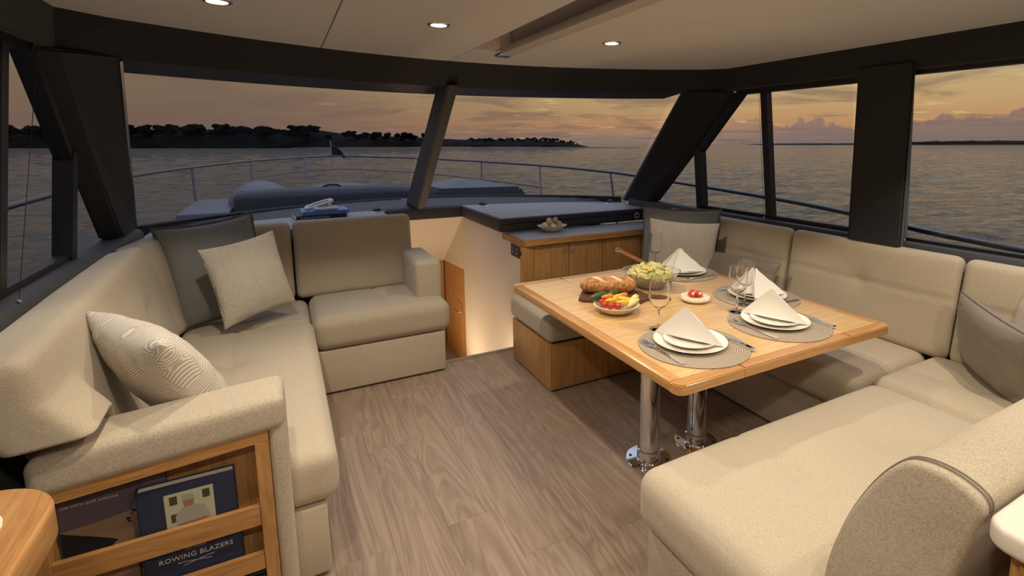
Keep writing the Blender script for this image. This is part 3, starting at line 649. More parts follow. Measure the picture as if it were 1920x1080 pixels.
# aft back rest, leaning, with a stitched end face
def catmull(p, n=5):
    out = []
    for i in range(len(p) - 1):
        a, b, c, d = [Vector(q) for q in (p[max(0, i - 1)], p[i], p[i + 1], p[min(len(p) - 1, i + 2)])]
        for k in range(n):
            u = k / n; q = 0.5 * ((2 * b) + (c - a) * u + (2 * a - 5 * b + 4 * c - d) * u * u + (3 * b - a - 3 * c + d) * u ** 3); out.append((q.x, q.y))
    return out + [tuple(p[-1])]
prof = catmull([(0.62, 0.47), (0.607, 0.60), (0.575, 0.72), (0.53, 0.825), (0.485, 0.893), (0.448, 0.916), (0.40, 0.920), (0.360, 0.908), (0.345, 0.888), (0.352, 0.85), (0.385, 0.70), (0.43, 0.47)])
def loft_x(prof, x0, x1, r, n=5):
    cy = sum(p[0] for p in prof) / len(prof); cz = sum(p[1] for p in prof) / len(prof); bm = bmesh.new()
    def ring(x, d):
        out = []
        for y, z in prof:
            L = math.hypot(y - cy, z - cz); k = max(0.0, (L - d) / L); out.append(bm.verts.new((x, cy + (y - cy) * k, cz + (z - cz) * k)))
        return out
    a_ = [ring(x0 + r * (1 - math.cos(math.pi / 2 * i / n)), r * (1 - math.sin(math.pi / 2 * i / n))) for i in range(n + 1)]
    b_ = [ring(x1 - r * (1 - math.cos(math.pi / 2 * i / n)), r * (1 - math.sin(math.pi / 2 * i / n))) for i in range(n, -1, -1)]
    R_ = a_ + b_; m = len(prof)
    for A, B in zip(R_, R_[1:]):
        for k in range(m): bm.faces.new((A[k], A[(k + 1) % m], B[(k + 1) % m], B[k]))
    bm.faces.new(R_[0]); bm.faces.new(R_[-1][::-1]); return bm
bm = loft_x(prof, 0.985, 2.72, 0.014)
ab = obj('back_cushion', bm, 'fabric_coarse', st, True, None, 50)
for off in (0.0, 0.010):
    pts = [(0.992 + off * 0.4, y - (0.0 if q < 0.9 else 0.0), q) for y, q in prof[3:45]]
    cy_, cz_ = 0.48, 0.66; k = 1.003 - off * 0.0
    tube_pts = [(1.003 + off, cy_ + (y - cy_) * 1.012, cz_ + (q - cz_) * 1.012) for _, y, q in pts]
    b2 = bmesh.new(); tube(b2, tube_pts, 0.0016, 6); obj('stitching', b2, 'taupe', ab)
settle(st, (2.0, 1.4, 0.0))

# ================================================================== OTTOMAN BENCH
t = thing('storage_bench', 'square oak storage bench with oat cushion tucked under the table', 'bench', (1.66, 2.895, 0.0))
obj('body', box(-0.335, 0.335, -0.29, 0.285, 0.012, 0.30, 0.004), 'oak', t); obj('plinth', box(-0.31, 0.31, -0.27, 0.265, 0, 0.012), 'black', t, False)
obj('reveal', box(-0.31, 0.31, -0.27, 0.265, 0.30, 0.312), 'black', t, False)
obj('cushion', cushion(0.70, 0.605, 0.145, 0.035, puff=0.006, mtx=Matrix.Translation((0, 0, 0.312))), 'fabric', t, True, None, 0)

# ================================================================== SIDE CABINET
cb = thing('side_cabinet', 'oak side cabinet with square latches and slate top beside the companionway', 'cabinet')
obj('body', box(1.534, 2.62, 3.40, 3.725, 0.06, 0.742), 'oak', cb, False); obj('plinth', box(1.54, 2.6, 3.44, 3.72, 0, 0.06), 'black', cb, False)
obj('corner_post', prism([(1.483, 3.364), (1.508, 3.357), (1.583, 3.372), (1.583, 3.40), (1.483, 3.40)], 0.0, 0.744, 0.002), 'oak', cb, False)
obj('top', prism([(1.487, 3.385), (1.50, 3.352), (1.53, 3.343), (2.70, 3.343), (2.84, 3.40), (2.84, 3.71), (1.487, 3.71)], 0.748, 0.7905, 0.008), 'oak_x', cb)
obj('top_inlay', prism([(1.505, 3.39), (1.52, 3.365), (1.54, 3.360), (2.69, 3.360), (2.82, 3.41), (2.82, 3.70), (1.505, 3.70)], 0.786, 0.7925, 0.002), 'dash', cb)
for x0, x1, lx in ((1.587, 1.878, 1.845), (1.883, 2.182, 1.912), (2.187, 2.555, None)):
    d = obj('door', box(x0, x1, 3.376, 3.3985, 0.075, 0.735, 0.002), 'oak', cb, False)
    if lx:
        b = obj('latch', box(lx - 0.017, lx + 0.017, 3.3725, 3.3765, 0.66, 0.694, 0.003), 'steel', d, False); obj('latch_button', lathe([(0, -0.003), (0.008, -0.002), (0.008, 0.003), (0, 0.003)], 16, at=(lx, 3.372, 0.677)), 'chrome', d)
settle(cb, (2.0, 3.5, 0.0))
t = thing('power_outlet', 'black double power outlet on the white companionway wall', 'outlet', (1.4825, 3.48, 0.698))
obj('plate', box(-0.006, 0.0, -0.078, 0.078, -0.046, 0.046, 0.002), 'black', t, False)
for dy in (-0.035, 0.035):
    obj('socket', box(-0.0075, -0.004, dy - 0.026, dy + 0.026, -0.034, 0.034, 0.002), 'dashdark', t, False)
    for dz in (-0.013, 0.013):
        for e in (-0.008, 0.008): obj('slot', box(-0.0082, -0.007, dy + e - 0.002, dy + e + 0.002, dz - 0.006, dz + 0.006), 'steel', t, False)
t = thing('wall_button', 'small round black button on the oak cabinet post', 'button', (1.4815, 3.385, 0.69)); obj('rim', lathe([(0.013, 0), (0.013, 0.004), (0.009, 0.005), (0, 0.004)], 18), 'black', t); t.rotation_euler = (0, R(-90), 0)

# ================================================================== GALLEY UNITS NEAR THE EYE
def rrect(x0, x1, y0, y1, rad, corners=(1, 1, 1, 1), n=8):
    pts = []
    for (cx, cy, a0), f in zip(((x1 - rad, y1 - rad, 0), (x0 + rad, y1 - rad, 90), (x0 + rad, y0 + rad, 180), (x1 - rad, y0 + rad, 270)), corners):
        if f: pts += [(cx + rad * math.cos(R(a0 + 90 * i / n)), cy + rad * math.sin(R(a0 + 90 * i / n))) for i in range(n + 1)]
        else: pts.append((cx + rad * (1 if a0 in (0, 270) else -1), cy + rad * (1 if a0 in (0, 90) else -1)))
    return pts
def slab_rr(x0, x1, y0, y1, rad, corners, z0, z1, r, n=5):
    bm = bmesh.new(); R_ = []
    prof = [(r * (1 - math.sin(math.pi / 2 * i / n)), z0 + r * (1 - math.cos(math.pi / 2 * i / n))) for i in range(n + 1)] + [(r * (1 - math.cos(math.pi / 2 * i / n)), z1 - r * (1 - math.sin(math.pi / 2 * i / n))) for i in range(n + 1)]
    for d, z in prof: R_.append([bm.verts.new((x, y, z)) for x, y in rrect(x0 + d, x1 - d, y0 + d, y1 - d, rad - d * 0.8, corners, 12)])
    m = len(R_[0])
    for A, B in zip(R_, R_[1:]):
        for k in range(m): bm.faces.new((A[k], A[(k + 1) % m], B[(k + 1) % m], B[k]))
    bm.faces.new(R_[0][::-1]); bm.faces.new(R_[-1]); return bm
t = thing('galley_counter', 'white stone galley counter on oak behind the settee back', 'counter')
obj('worktop', slab_rr(0.917, 1.95, -1.2, 0.322, 0.035, (1, 1, 1, 1), 0.88, 0.92, 0.010), 'stone', t, True, None, 60); obj('carcass', box(0.955, 1.93, -1.18, 0.295, 0.0, 0.879, 0.004), 'oak', t)
for i in range(2): obj('door', box(0.945, 0.956, -0.50 + i * 0.4, -0.12 + i * 0.4, 0.1, 0.86, 0.002), 'oak', t, False)
settle(t, (1.4, -0.4, 0))
t = thing('port_counter', 'oak rimmed cabinet top with rounded corner and pale inset beside the sofa arm', 'counter')
rim = slab_rr(-0.82, -0.372, -1.2, 1.195, 0.12, (1, 0, 0, 0), 0.842, 0.902, 0.008); obj('rim', rim, 'oak_y', t, True, None, 60)
obj('inset', prism(rrect(-0.80, -0.425, -1.15, 1.125, 0.06, (1, 0, 0, 0)), 0.898, 0.9035, 0.002), 'stone', t)
obj('side_panel', box(-0.80, -0.43, -1.15, 1.13, 0.0, 0.841, 0.01), 'oak', t)
settle(t, (-0.6, 0.2, 0))

# ================================================================== DINING TABLE
TZ = 0.70
tb = thing('dining_table', 'oak folding dining table on two polished steel columns, laid for four', 'table')
X0, X1, Y0, Y1, S1, S2, BW, TH = 1.095, 2.31, 1.22, 2.638, 1.402, 2.025, 0.05, 0.036
g = 0.0012
def leaf(x0, x1, left, right):
    fx0 = x0 + (BW if left else g); fx1 = x1 - (BW if right else g)
    lf = obj('leaf', box(fx0, fx1, Y0 + BW, Y1 - BW, TZ - TH, TZ, 0.0008, 1), 'table', tb, False)
    for ya, yb in ((Y0, Y0 + BW - 0.0006), (Y1 - BW + 0.0006, Y1)):
        near = ya == Y0; rad = 0.032
        cn = [0, 0, 0, 0]
        if right: cn[3 if near else 0] = 1
        if left: cn[2 if near else 1] = 1
        pts = rrect(x0 if left else x0 + g, x1 if right else x1 - g, ya, yb, rad, cn) if any(cn) else [(x0 + g, ya), (x1 - g, ya), (x1 - g, yb), (x0 + g, yb)]
        obj('edge_trim', prism(pts, TZ - TH, TZ, 0.004, 2), 'table_x', lf)
    if left: obj('edge_trim', box(x0, x0 + BW - 0.0006, Y0 + BW, Y1 - BW, TZ - TH, TZ, 0.003, 2), 'table_y', lf)
    if right: obj('edge_trim', box(x1 - BW + 0.0006, x1, Y0 + BW, Y1 - BW, TZ - TH, TZ, 0.003, 2), 'table_y', lf)
leaf(X0, S1, True, False); leaf(S1, S2, False, False); leaf(S2, X1, False, True)
for x in (1.438, 1.735):
    y = 1.80
    obj('column', lathe([(0.047, 0.055), (0.047, 0.60), (0.047, TZ - TH - 0.012)], 40, at=(x, y, 0)), 'chrome', tb)
    obj('foot_collar', lathe([(0.056, 0.008), (0.055, 0.03), (0.053, 0.034), (0.053, 0.055), (0.047, 0.058)], 40, at=(x, y, 0)), 'chrome', tb)
    fl = obj('floor_flange', lathe([(0, 0.0), (0.108, 0.0), (0.110, 0.004), (0.106, 0.008), (0.05, 0.009), (0, 0.009)], 44, at=(x, y, 0)), 'chrome', tb)
    for i in range(6):
        a = R(60 * i + 20); obj('bolt', lathe([(0, 0.0115), (0.006, 0.011), (0.007, 0.009)], 12, at=(x + 0.086 * math.cos(a), y + 0.086 * math.sin(a), 0)), 'black', fl)
    obj('top_plate', box(x - 0.08, x + 0.08, y - 0.08, y + 0.08, TZ - TH - 0.012, TZ - TH - 0.0005, 0.003), 'steel', tb, False)
settle(tb, (1.58, 1.8, 0.0))

# ================================================================== PLACE SETTINGS
def fork_mesh():
    bm = bmesh.new(); z = 0.004
    pr = [(-0.105, 0.0055), (-0.098, 0.0072), (-0.06, 0.006), (0.0, 0.0032), (0.03, 0.0034), (0.045, 0.009), (0.058, 0.0118)]
    zz = lambda y: 0.003 + 0.004 * math.exp(-((y - 0.02) / 0.03) ** 2) + max(0, y - 0.06) * 0.06
    prev = None
    for y, h in pr:
        r = [bm.verts.new((sx * h, y, zz(y) + sz * 0.0012)) for sx, sz in ((-1, -1), (1, -1), (1, 1), (-1, 1))]
        if prev:
            for i in range(4): bm.faces.new((prev[i], prev[(i + 1) % 4], r[(i + 1) % 4], r[i]))
        else: bm.faces.new(r[::-1])
        prev = r
    bm.faces.new(prev)
    for i in range(4): x = -0.0093 + i * 0.0062; bar(bm, (x, 0.056, zz(0.056)), (x * 0.97, 0.102, zz(0.102)), 0.0034, 0.0018)
    return bm
def knife_mesh():
    bm = bmesh.new()
    pr = [(-0.11, 0.006, 0.0036), (-0.105, 0.0078, 0.0044), (-0.03, 0.0066, 0.004), (-0.008, 0.0052, 0.0032)]
    prev = None
    for y, h, th in pr:
        r = [bm.verts.new((sx * h, y, 0.0045 + sz * th)) for sx, sz in ((-1, -1), (1, -1), (1, 1), (-1, 1))]
        if prev:
            for i in range(4): bm.faces.new((prev[i], prev[(i + 1) % 4], r[(i + 1) % 4], r[i]))
        else: bm.faces.new(r[::-1])
        prev = r
    bm.faces.new(prev); return bm
def blade_mesh():
    o_ = [(-0.006, -0.012), (0.005, -0.012), (0.005, 0.085), (0.002, 0.105), (-0.005, 0.112), (-0.0095, 0.09), (-0.0095, 0.01)]
    return prism(o_, 0.003, 0.0045)
def napkin_mesh(flip):
    """cloth pyramid: two draped faces meeting at a front ridge, open behind"""
    bm = bmesh.new(); n = 12
    ap = Vector((-0.012, 0.02, 0.138)); A, B, D = Vector((-0.07, 0.135, 0.004)), Vector((0.055, -0.125, 0.004)), Vector((0.105, 0.085, 0.006))
    cen = Vector((0.03, 0.03, 0.0))
    def facet(P, Q, belly):
        grid = []
        for i in range(n + 1):
            u = i / n; row = []
            for j in range(n + 1):
                v = j / n; base = P.lerp(Q, v); p = ap.lerp(base, u)
                out = Vector((base.x - cen.x, base.y - cen.y, 0)).normalized()
                p = p + out * (belly * math.sin(math.pi * v) * u * u) - Vector((0, 0, 1)) * (0.006 * math.sin(math.pi * v) * math.sin(math.pi * u))
                p.z += 0.004 * math.sin(5 * v + 3 * u) * u * (1 - u) + (0.010 * (0.5 - abs(v - 0.5)) if u == 1 else 0)
                row.append(bm.verts.new(p))
            grid.append(row)
        for i in range(n):
            for j in range(n):
                vs = [grid[i][j], grid[i][j + 1], grid[i + 1][j + 1], grid[i + 1][j]]
                bm.faces.new(vs)
    facet(A, B, 0.016); facet(B, D, 0.006)
    # inner fold seen at the open side
    facet(D + Vector((-0.02, -0.02, 0)), A + Vector((0.035, -0.03, 0)), -0.035)
    bmesh.ops.remove_doubles(bm, verts=bm.verts, dist=0.0006)
    bmesh.ops.solidify(bm, geom=list(bm.faces), thickness=0.0022)
    if flip:
        for v in bm.verts: v.co.x = -v.co.x
        bmesh.ops.reverse_faces(bm, faces=bm.faces)
    return bm
plate_prof = [(0, 0.0045), (0.09, 0.0045), (0.105, 0.008), (0.142, 0.017), (0.1445, 0.0185), (0.146, 0.017), (0.11, 0.004), (0.085, 0.0), (0, 0.0)]
small_prof = [(r * 0.72, z * 0.85) for r, z in plate_prof]
glass_prof = [(0, 0.0035), (0.028, 0.003), (0.034, 0.0015), (0.0345, 0.0), (0.03, 0.0), (0, 0.0)]
def glass_mesh():
    o_ = [(0.0, 0.0), (0.034, 0.0), (0.0345, 0.0015), (0.02, 0.0035), (0.007, 0.007), (0.0042, 0.015), (0.0040, 0.05), (0.0042, 0.083), (0.008, 0.090), (0.022, 0.100), (0.033, 0.117), (0.0385, 0.140), (0.0375, 0.170), (0.0345, 0.200), (0.0315, 0.222)]
    i_ = [(0.0302, 0.2222), (0.0332, 0.200), (0.0362, 0.170), (0.0372, 0.140), (0.0316, 0.118), (0.020, 0.102), (0.008, 0.0945), (0.0, 0.0935)]
    return lathe([(r * 1.17, z) for r, z in o_ + i_], 36)
ME = {}
def shared(key, fn, m, smooth=True, angle=40):
    if key not in ME:
        o = obj(key, fn(), m, None, smooth, None, angle); ME[key] = o.data; bpy.data.objects.remove(o)
    return ME[key]
def put(name, key, fn, m, loc, rz, label, cat, group=None, angle=40):
    o = obj_me(name, shared(key, fn, m, True, angle), m); o.location = loc; o.rotation_euler = (0, 0, rz); return tag(o, label, cat, group)
def setting(cx, cy, rz, where, glass, nrz, flip):
    """person's own frame: +y points across the table"""
    rot = Matrix.Rotation(rz, 3, 'Z'); W = lambda x, y, z: tuple(Vector((cx, cy, TZ)) + rot @ Vector((x, y, z)))
    put('placemat', 'placemat', lambda: lathe([(0, 0.0), (0.213, 0.0), (0.216, 0.002), (0.213, 0.0042), (0, 0.0042)], 64), 'mat', W(0, 0, 0.0002), rz, 'round ribbed beige placemat ' + where, 'placemat', 'placemats on the table')
    put('dinner_plate', 'dinner_plate', lambda: lathe(plate_prof, 56), 'china', W(0, 0.02 if rz < 1 else -0.008, 0.0046), rz, 'large white dinner plate ' + where, 'plate', 'dinner plates')
    put('side_plate', 'side_plate', lambda: lathe(small_prof, 48), 'china', W(0, 0.02 if rz < 1 else -0.008, 0.0103), rz, 'small white plate under the napkin ' + where, 'plate', 'small plates')
    put('napkin', 'napkin%d' % flip, lambda: napkin_mesh(flip), 'napkin', W(0, 0.02 if rz < 1 else -0.008, 0.0170), nrz, 'white napkin folded to a peak ' + where, 'napkin', 'folded napkins', 30)
    f = thing('fork', 'steel table fork ' + where, 'fork', W(-0.160, 0.005, 0.0046), rz, 'table forks'); obj_me('fork_body', shared('fork_body', fork_mesh, 'chrome'), 'chrome', f); f.scale = (1.3, 1.25, 1.1)
    k = thing('knife', 'steel table knife ' + where, 'knife', W(0.160, -0.03, 0.0046), rz, 'table knives')
    obj_me('handle', shared('knife_handle', knife_mesh, 'chrome'), 'chrome', k); obj_me('blade', shared('knife_blade', blade_mesh, 'chrome'), 'chrome', k)
    k.scale = (1.25, 1.2, 1.1)
    gx_, gy_, gz_ = glass
    put('wine_glass', 'wine_glass', glass_mesh, 'glass', (gx_, gy_, TZ + gz_), 0, 'clear stemmed wine glass ' + where, 'glass', 'wine glasses')
setting(1.380, 1.465, 0.0, 'at the port seat of the aft bench side', (1.372, 1.672, 0.0046), 0.0, 0)
setting(1.880, 1.468, 0.0, 'at the starboard seat of the aft bench side', (1.842, 1.674, 0.0046), -0.05, 0)
setting(2.115, 2.375, R(90), 'at the window seat beside the salad bowl', (2.045, 2.548, 0.0046), R(62), 1)
setting(2.122, 1.806, R(90), 'at the window seat beside the small marble dish', (1.962, 1.738, 0.0046), R(75), 1)

# ================================================================== FOOD
t = thing('cutting_board', 'dark walnut cutting board with rounded handle under the loaf', 'board', (1.475, 2.135, TZ), R(-38))
pts = rrect(-0.20, 0.13, -0.105, 0.105, 0.045)
pts = [(x, y) for x, y in pts if x < 0.10 or abs(y) > 0.04]
bd = [(-0.19, -0.09), (-0.165, -0.108), (0.09, -0.108), (0.125, -0.085), (0.145, -0.04), (0.17, -0.026), (0.25, -0.024), (0.272, 0.0), (0.25, 0.024), (0.17, 0.026), (0.145, 0.04), (0.125, 0.085), (0.09, 0.108), (-0.165, 0.108), (-0.19, 0.09)]
obj('board', prism(bd, 0.0004, 0.017, 0.003, 2), 'walnut', t)
def crust():
    m = mat('bread_crust', lin((190, 130, 70)), 0.75); T, p = P(m); v = ocoord(T)
    s = T.new('ShaderNodeSeparateXYZ'); T.put(s.inputs[0], v)
    band = T.math('SINE', T.math('MULTIPLY', T.math('ADD', s.outputs[0], T.math('MULTIPLY', s.outputs[1], 0.9)), 68.0))
    n = T.noise(v, 60, 5, 0.6); n2 = T.noise(v, 14, 3, 0.5)
    c = T.mix(T.sstep(n, 0.35, 0.7), lin((150, 92, 44)), lin((206, 150, 90)))
    top = T.sstep(s.outputs[2], 0.055, 0.085)
    c = T.mix(T.math('MULTIPLY', T.sstep(T.math('ADD', band, T.math('MULTIPLY', n2, 0.6)), 0.65, 1.05), top), c, lin((236, 208, 160)))
    T.put(p.inputs['Base Color'], c); bump(T, p, n, 0.5, 0.003); return m
M['crust'] = crust()
t = thing('bread_loaf', 'crusty golden bread loaf with slashed top lying on the walnut board', 'bread', (1.462, 2.200, TZ + 0.0175), R(-28))
bm = bmesh.new(); bmesh.ops.create_uvsphere(bm, u_segments=48, v_segments=32, radius=1.0, matrix=Matrix.Rotation(R(90), 4, 'Y'))
for v in bm.verts:
    c = v.co; ax = abs(c.x); k = (1 - ax ** 4) ** 0.5 if ax < 1 else 0
    rr_ = math.hypot(c.y, c.z); a = math.atan2(c.z, c.y)
    x = c.x * 0.150; wy = 0.058 * k; wz = 0.043 * k
    y = math.cos(a) * wy if rr_ > 1e-5 else 0; z = math.sin(a) * wz if rr_ > 1e-5 else 0
    sl = math.sin((x + 0.9 * y) * 68.0)
    if z > 0: z *= 1 + 0.10 * sl
    z += 0.003 * noise.noise(Vector((x, y, z)) * 40)
    v.co = Vector((x, y, max(z, -0.034) + 0.036))
obj('loaf', bm, 'crust', t, True, None, 0)
# salad bowl
t = thing('salad_bowl', 'wide clear glass salad bowl in the middle of the table', 'bowl', (1.748, 2.205, TZ), R(-35))
obj('bowl', lathe([(0, 0.001), (0.055, 0.001), (0.085, 0.012), (0.125, 0.052), (0.158, 0.098), (0.162, 0.100), (0.158, 0.100), (0.121, 0.056), (0.082, 0.018), (0.05, 0.008), (0, 0.008)], 48, sx=1.0, sy=0.82), 'bowlglass', t)
M['lettuce'] = mat('pale_lettuce', lin((216, 210, 146)), 0.55); M['lettuce2'] = mat('green_lettuce', lin((168, 176, 96)), 0.55); M['pasta'] = mat('pasta_yellow', lin((222, 196, 122)), 0.5)
rs = random.Random(11)
def leafbits(m_, n, seed, zt):
    rs = random.Random(seed); bm = bmesh.new()
    for i in range(n):
        a, r = rs.random() * 6.28, math.sqrt(rs.random()) * 0.118; x, y = math.cos(a) * r, math.sin(a) * r * 0.8
        z = 0.05 + (1 - (r / 0.13) ** 2) * zt + rs.random() * 0.02; s = 0.017 + rs.random() * 0.016
        blob(bm, (x, y, z), (s, s * 0.8, s * 0.35), rs.random() * 6.28, 1, 0.9, 6, rs.uniform(-0.9, 0.9))
    return bm
sal = obj('salad', leafbits('lettuce', 110, 1, 0.052), 'lettuce', None); sal.location = (1.748, 2.205, TZ + 0.006); sal.rotation_euler = (0, 0, R(-35))
tag(sal, 'pale chopped salad leaves and pasta heaped in the glass bowl', 'salad', None, 'stuff')
s2 = obj('green_leaves', leafbits('lettuce2', 24, 2, 0.056), 'lettuce2', sal); s2['kind'] = 'stuff'
s3 = obj('pasta_pieces', leafbits('pasta', 60, 3, 0.052), 'pasta', sal); s3['kind'] = 'stuff'
M['copper'] = mat('copper_handle', lin((206, 146, 104)), 0.3, 0.9)
for i, (dx, lab) in enumerate(((0.0, 'copper handled salad server with open loop end, lower of the pair'), (0.016, 'copper handled salad server with open loop end, upper of the pair'))):
    t = thing('salad_server', lab, 'server', (1.772 + dx, 2.295 + dx * 0.9, TZ + 0.112 + dx * 0.3))
    d = Vector((-0.098, 0.105, 0.062))
    bm = bmesh.new(); tube(bm, [(0, 0, 0), d], 0.0042, 8); obj('handle', bm, 'copper', t)
    c = d * 1.09; bm = bmesh.new(); ex = Vector((1, -0.5, 0)).normalized(); ez = d.normalized()
    tube(bm, [c + ex * 0.012 * math.cos(a) + ez * 0.014 * math.sin(a) for a in [j * math.pi / 8 for j in range(16)]], 0.0028, 6, True); obj('loop', bm, 'chrome', t)
    bm = bmesh.new(); blob(bm, tuple(-d * 0.28), (0.022, 0.016, 0.008), 2.3, 2); obj('spoon_bowl', bm, 'copper', t)
# crudites
t = thing('crudite_bowl', 'small cream bowl filled with cut raw vegetables', 'bowl', (1.345, 1.955, TZ)); M['cream'] = mat('cream_glaze', lin((232, 218, 192)), 0.3)
obj('bowl', lathe([(0, 0.0), (0.05, 0.0), (0.078, 0.012), (0.107, 0.041), (0.1095, 0.0425), (0.105, 0.043), (0.075, 0.018), (0.05, 0.007), (0, 0.006)], 48), 'cream', t)
M['cuc'] = mat('cucumber_skin', lin((66, 88, 46)), 0.4); M['red'] = mat('tomato_red', lin((196, 62, 38)), 0.25); M['orange'] = mat('carrot_orange', lin((226, 140, 62)), 0.45); M['yel'] = mat('pepper_yellow', lin((232, 184, 62)), 0.35); M['pale'] = mat('endive_pale', lin((226, 216, 140)), 0.45); M['cheese'] = mat('soft_cheese', lin((240, 228, 200)), 0.6)
def veg(name, label, cat, m_, c, s, rot, tilt=0.0, stem=None, group=None):
    bm = bmesh.new(); blob(bm, (0, 0, 0), s, rot, 3, 0.12, 5, tilt)
    o = obj(name, bm, m_, None, True, None, 0); o.location = (1.345 + c[0], 1.955 + c[1], TZ + c[2])
    return tag(o, label, cat, group)
veg('cucumber', 'long dark green cucumber resting on the bowl rim', 'cucumber', 'cuc', (-0.045, 0.078, 0.064), (0.062, 0.019, 0.018), R(12)); veg('cucumber', 'short dark green cucumber behind the pepper strips', 'cucumber', 'cuc', (0.03, 0.075, 0.066), (0.046, 0.018, 0.017), R(30))
veg('red_pepper_strip', 'red pepper strip beside the cucumbers', 'pepper', 'red', (-0.045, 0.03, 0.056), (0.042, 0.014, 0.013), R(20))
for i, (x, y, z, a, lab) in enumerate(((-0.025, 0.0, 0.060, 10, 'yellow pepper strip'), (0.03, 0.03, 0.062, 25, 'yellow pepper strip'), (0.02, -0.035, 0.052, -12, 'yellow pepper strip'), (0.045, -0.005, 0.056, -35, 'yellow pepper strip'))):
    veg('yellow_pepper_strip', 'curved yellow pepper strip heaped in the cream bowl', 'pepper', 'yel', (x, y, z), (0.042, 0.015, 0.013), R(a), 0.1, None, 'yellow pepper strips')
for x, y, z, a in ((-0.03, 0.03, 0.072, 5), (0.065, 0.04, 0.062, 10), (0.01, 0.055, 0.06, 40)): veg('carrot_stick', 'orange carrot piece heaped in the cream bowl', 'carrot', 'orange', (x, y, z), (0.036, 0.012, 0.011), R(a), 0.0, None, 'carrot pieces')
for x, y, z, a in ((0.078, -0.035, 0.060, 28), (0.088, -0.015, 0.058, 35), (0.062, -0.055, 0.052, 22)): veg('endive_spear', 'pale yellow spear poking over the bowl rim', 'vegetable', 'pale', (x, y, z), (0.052, 0.011, 0.010), R(a), -0.12, None, 'pale spears')
for x, y in ((-0.055, -0.035), (-0.03, -0.058), (-0.072, -0.008)): veg('cherry_tomato', 'small red cherry tomato at the edge of the cream bowl', 'tomato', 'red', (x, y, 0.049), (0.017, 0.017, 0.016), 0, 0, None, 'cherry tomatoes')
# marble dish with stuffed peppers
t = thing('marble_dish', 'small round cream marble dish holding stuffed peppers', 'dish', (1.795, 1.905, TZ))
obj('dish', lathe([(0, 0.0005), (0.055, 0.0005), (0.072, 0.008), (0.0765, 0.017), (0.072, 0.026), (0.058, 0.030), (0.046, 0.027), (0.036, 0.018), (0, 0.016)], 44), 'cream', t)
for i, (x, y, z) in enumerate(((-0.016, 0.008, 0.034), (0.018, -0.006, 0.034), (0.006, 0.024, 0.034))):
    q = thing('stuffed_pepper', 'glossy red cherry pepper stuffed with white cheese', 'pepper', (1.795 + x, 1.905 + y, TZ + z), 0, 'stuffed cherry peppers')
    bm = bmesh.new(); blob(bm, (0, 0, 0), (0.0185, 0.0185, 0.0175), 0, 3, 0.06, 4); obj('pepper', bm, 'red', q, True, None, 0)
    bm = bmesh.new(); blob(bm, (-0.004, -0.0125, 0.0065), (0.008, 0.006, 0.007), 0, 2, 0.4, 6); obj('cheese', bm, 'cheese', q, True, None, 0)

# ---- shell dish on the cabinet
M['shell'] = mat('bleached_shell', lin((224, 208, 180)), 0.6)
t = thing('shell_dish', 'scalloped white shell dish on the cabinet top', 'dish', (1.845, 3.59, 0.7925), R(-10))
bm = bmesh.new(); n = 72; rings = []
for k, (r, z) in enumerate([(0.0, 0.004), (0.03, 0.003), (0.055, 0.012), (0.085, 0.034), (0.105, 0.052), (0.100, 0.053), (0.08, 0.038), (0.05, 0.018), (0.0, 0.012)]):
    ring = []
    for j in range(n):
        a = 2 * math.pi * j / n; f = 1 + 0.07 * math.cos(14 * a) * min(1, r / 0.08); ring.append(bm.verts.new((1.12 * r * f * math.cos(a), 0.8 * r * f * math.sin(a), z + 0.004 * math.cos(14 * a) * r / 0.1)))
    rings.append(ring)
for A, B in zip(rings, rings[1:]):
    for j in range(n): bm.faces.new((A[j], A[(j + 1) % n], B[(j + 1) % n], B[j]))
bmesh.ops.remove_doubles(bm, verts=bm.verts, dist=1e-5); obj('dish', bm, 'shell', t, True, None, 50)
M['shell2'] = mat('tan_shell', lin((206, 180, 144)), 0.5)
for i, (x, y, z, s) in enumerate(((-0.058, 0.0, 0.056, 0.027), (0.060, 0.005, 0.057, 0.028), (0.0, -0.034, 0.048, 0.026), (0.002, 0.036, 0.056, 0.028), (-0.024, 0.002, 0.090, 0.024), (0.027, 0.004, 0.092, 0.025))):
    q = Matrix.Rotation(R(-10), 3, 'Z') @ Vector((x, y, z))
    bm = bmesh.new(); tp = []
    r_ = bmesh.ops.create_uvsphere(bm, u_segments=28, v_segments=14, radius=1.0)
    for v in r_['verts']:
        a = math.atan2(v.co.y, v.co.x); k = 1 + 0.09 * math.sin(5 * a + 6 * v.co.z); v.co = Vector((v.co.x * s * k, v.co.y * s * k * 0.85, v.co.z * s * 0.9))
    o = obj('sea_shell', bm, 'shell2' if i % 2 else 'shell', None, True, None, 0); o.location = (1.845 + q.x, 3.59 + q.y, 0.7925 + q.z); o.rotation_euler = (i * 0.7, i * 1.1, i)
    tag(o, 'whorled sea shell heaped in the scalloped dish', 'shell', 'sea shells in the dish')

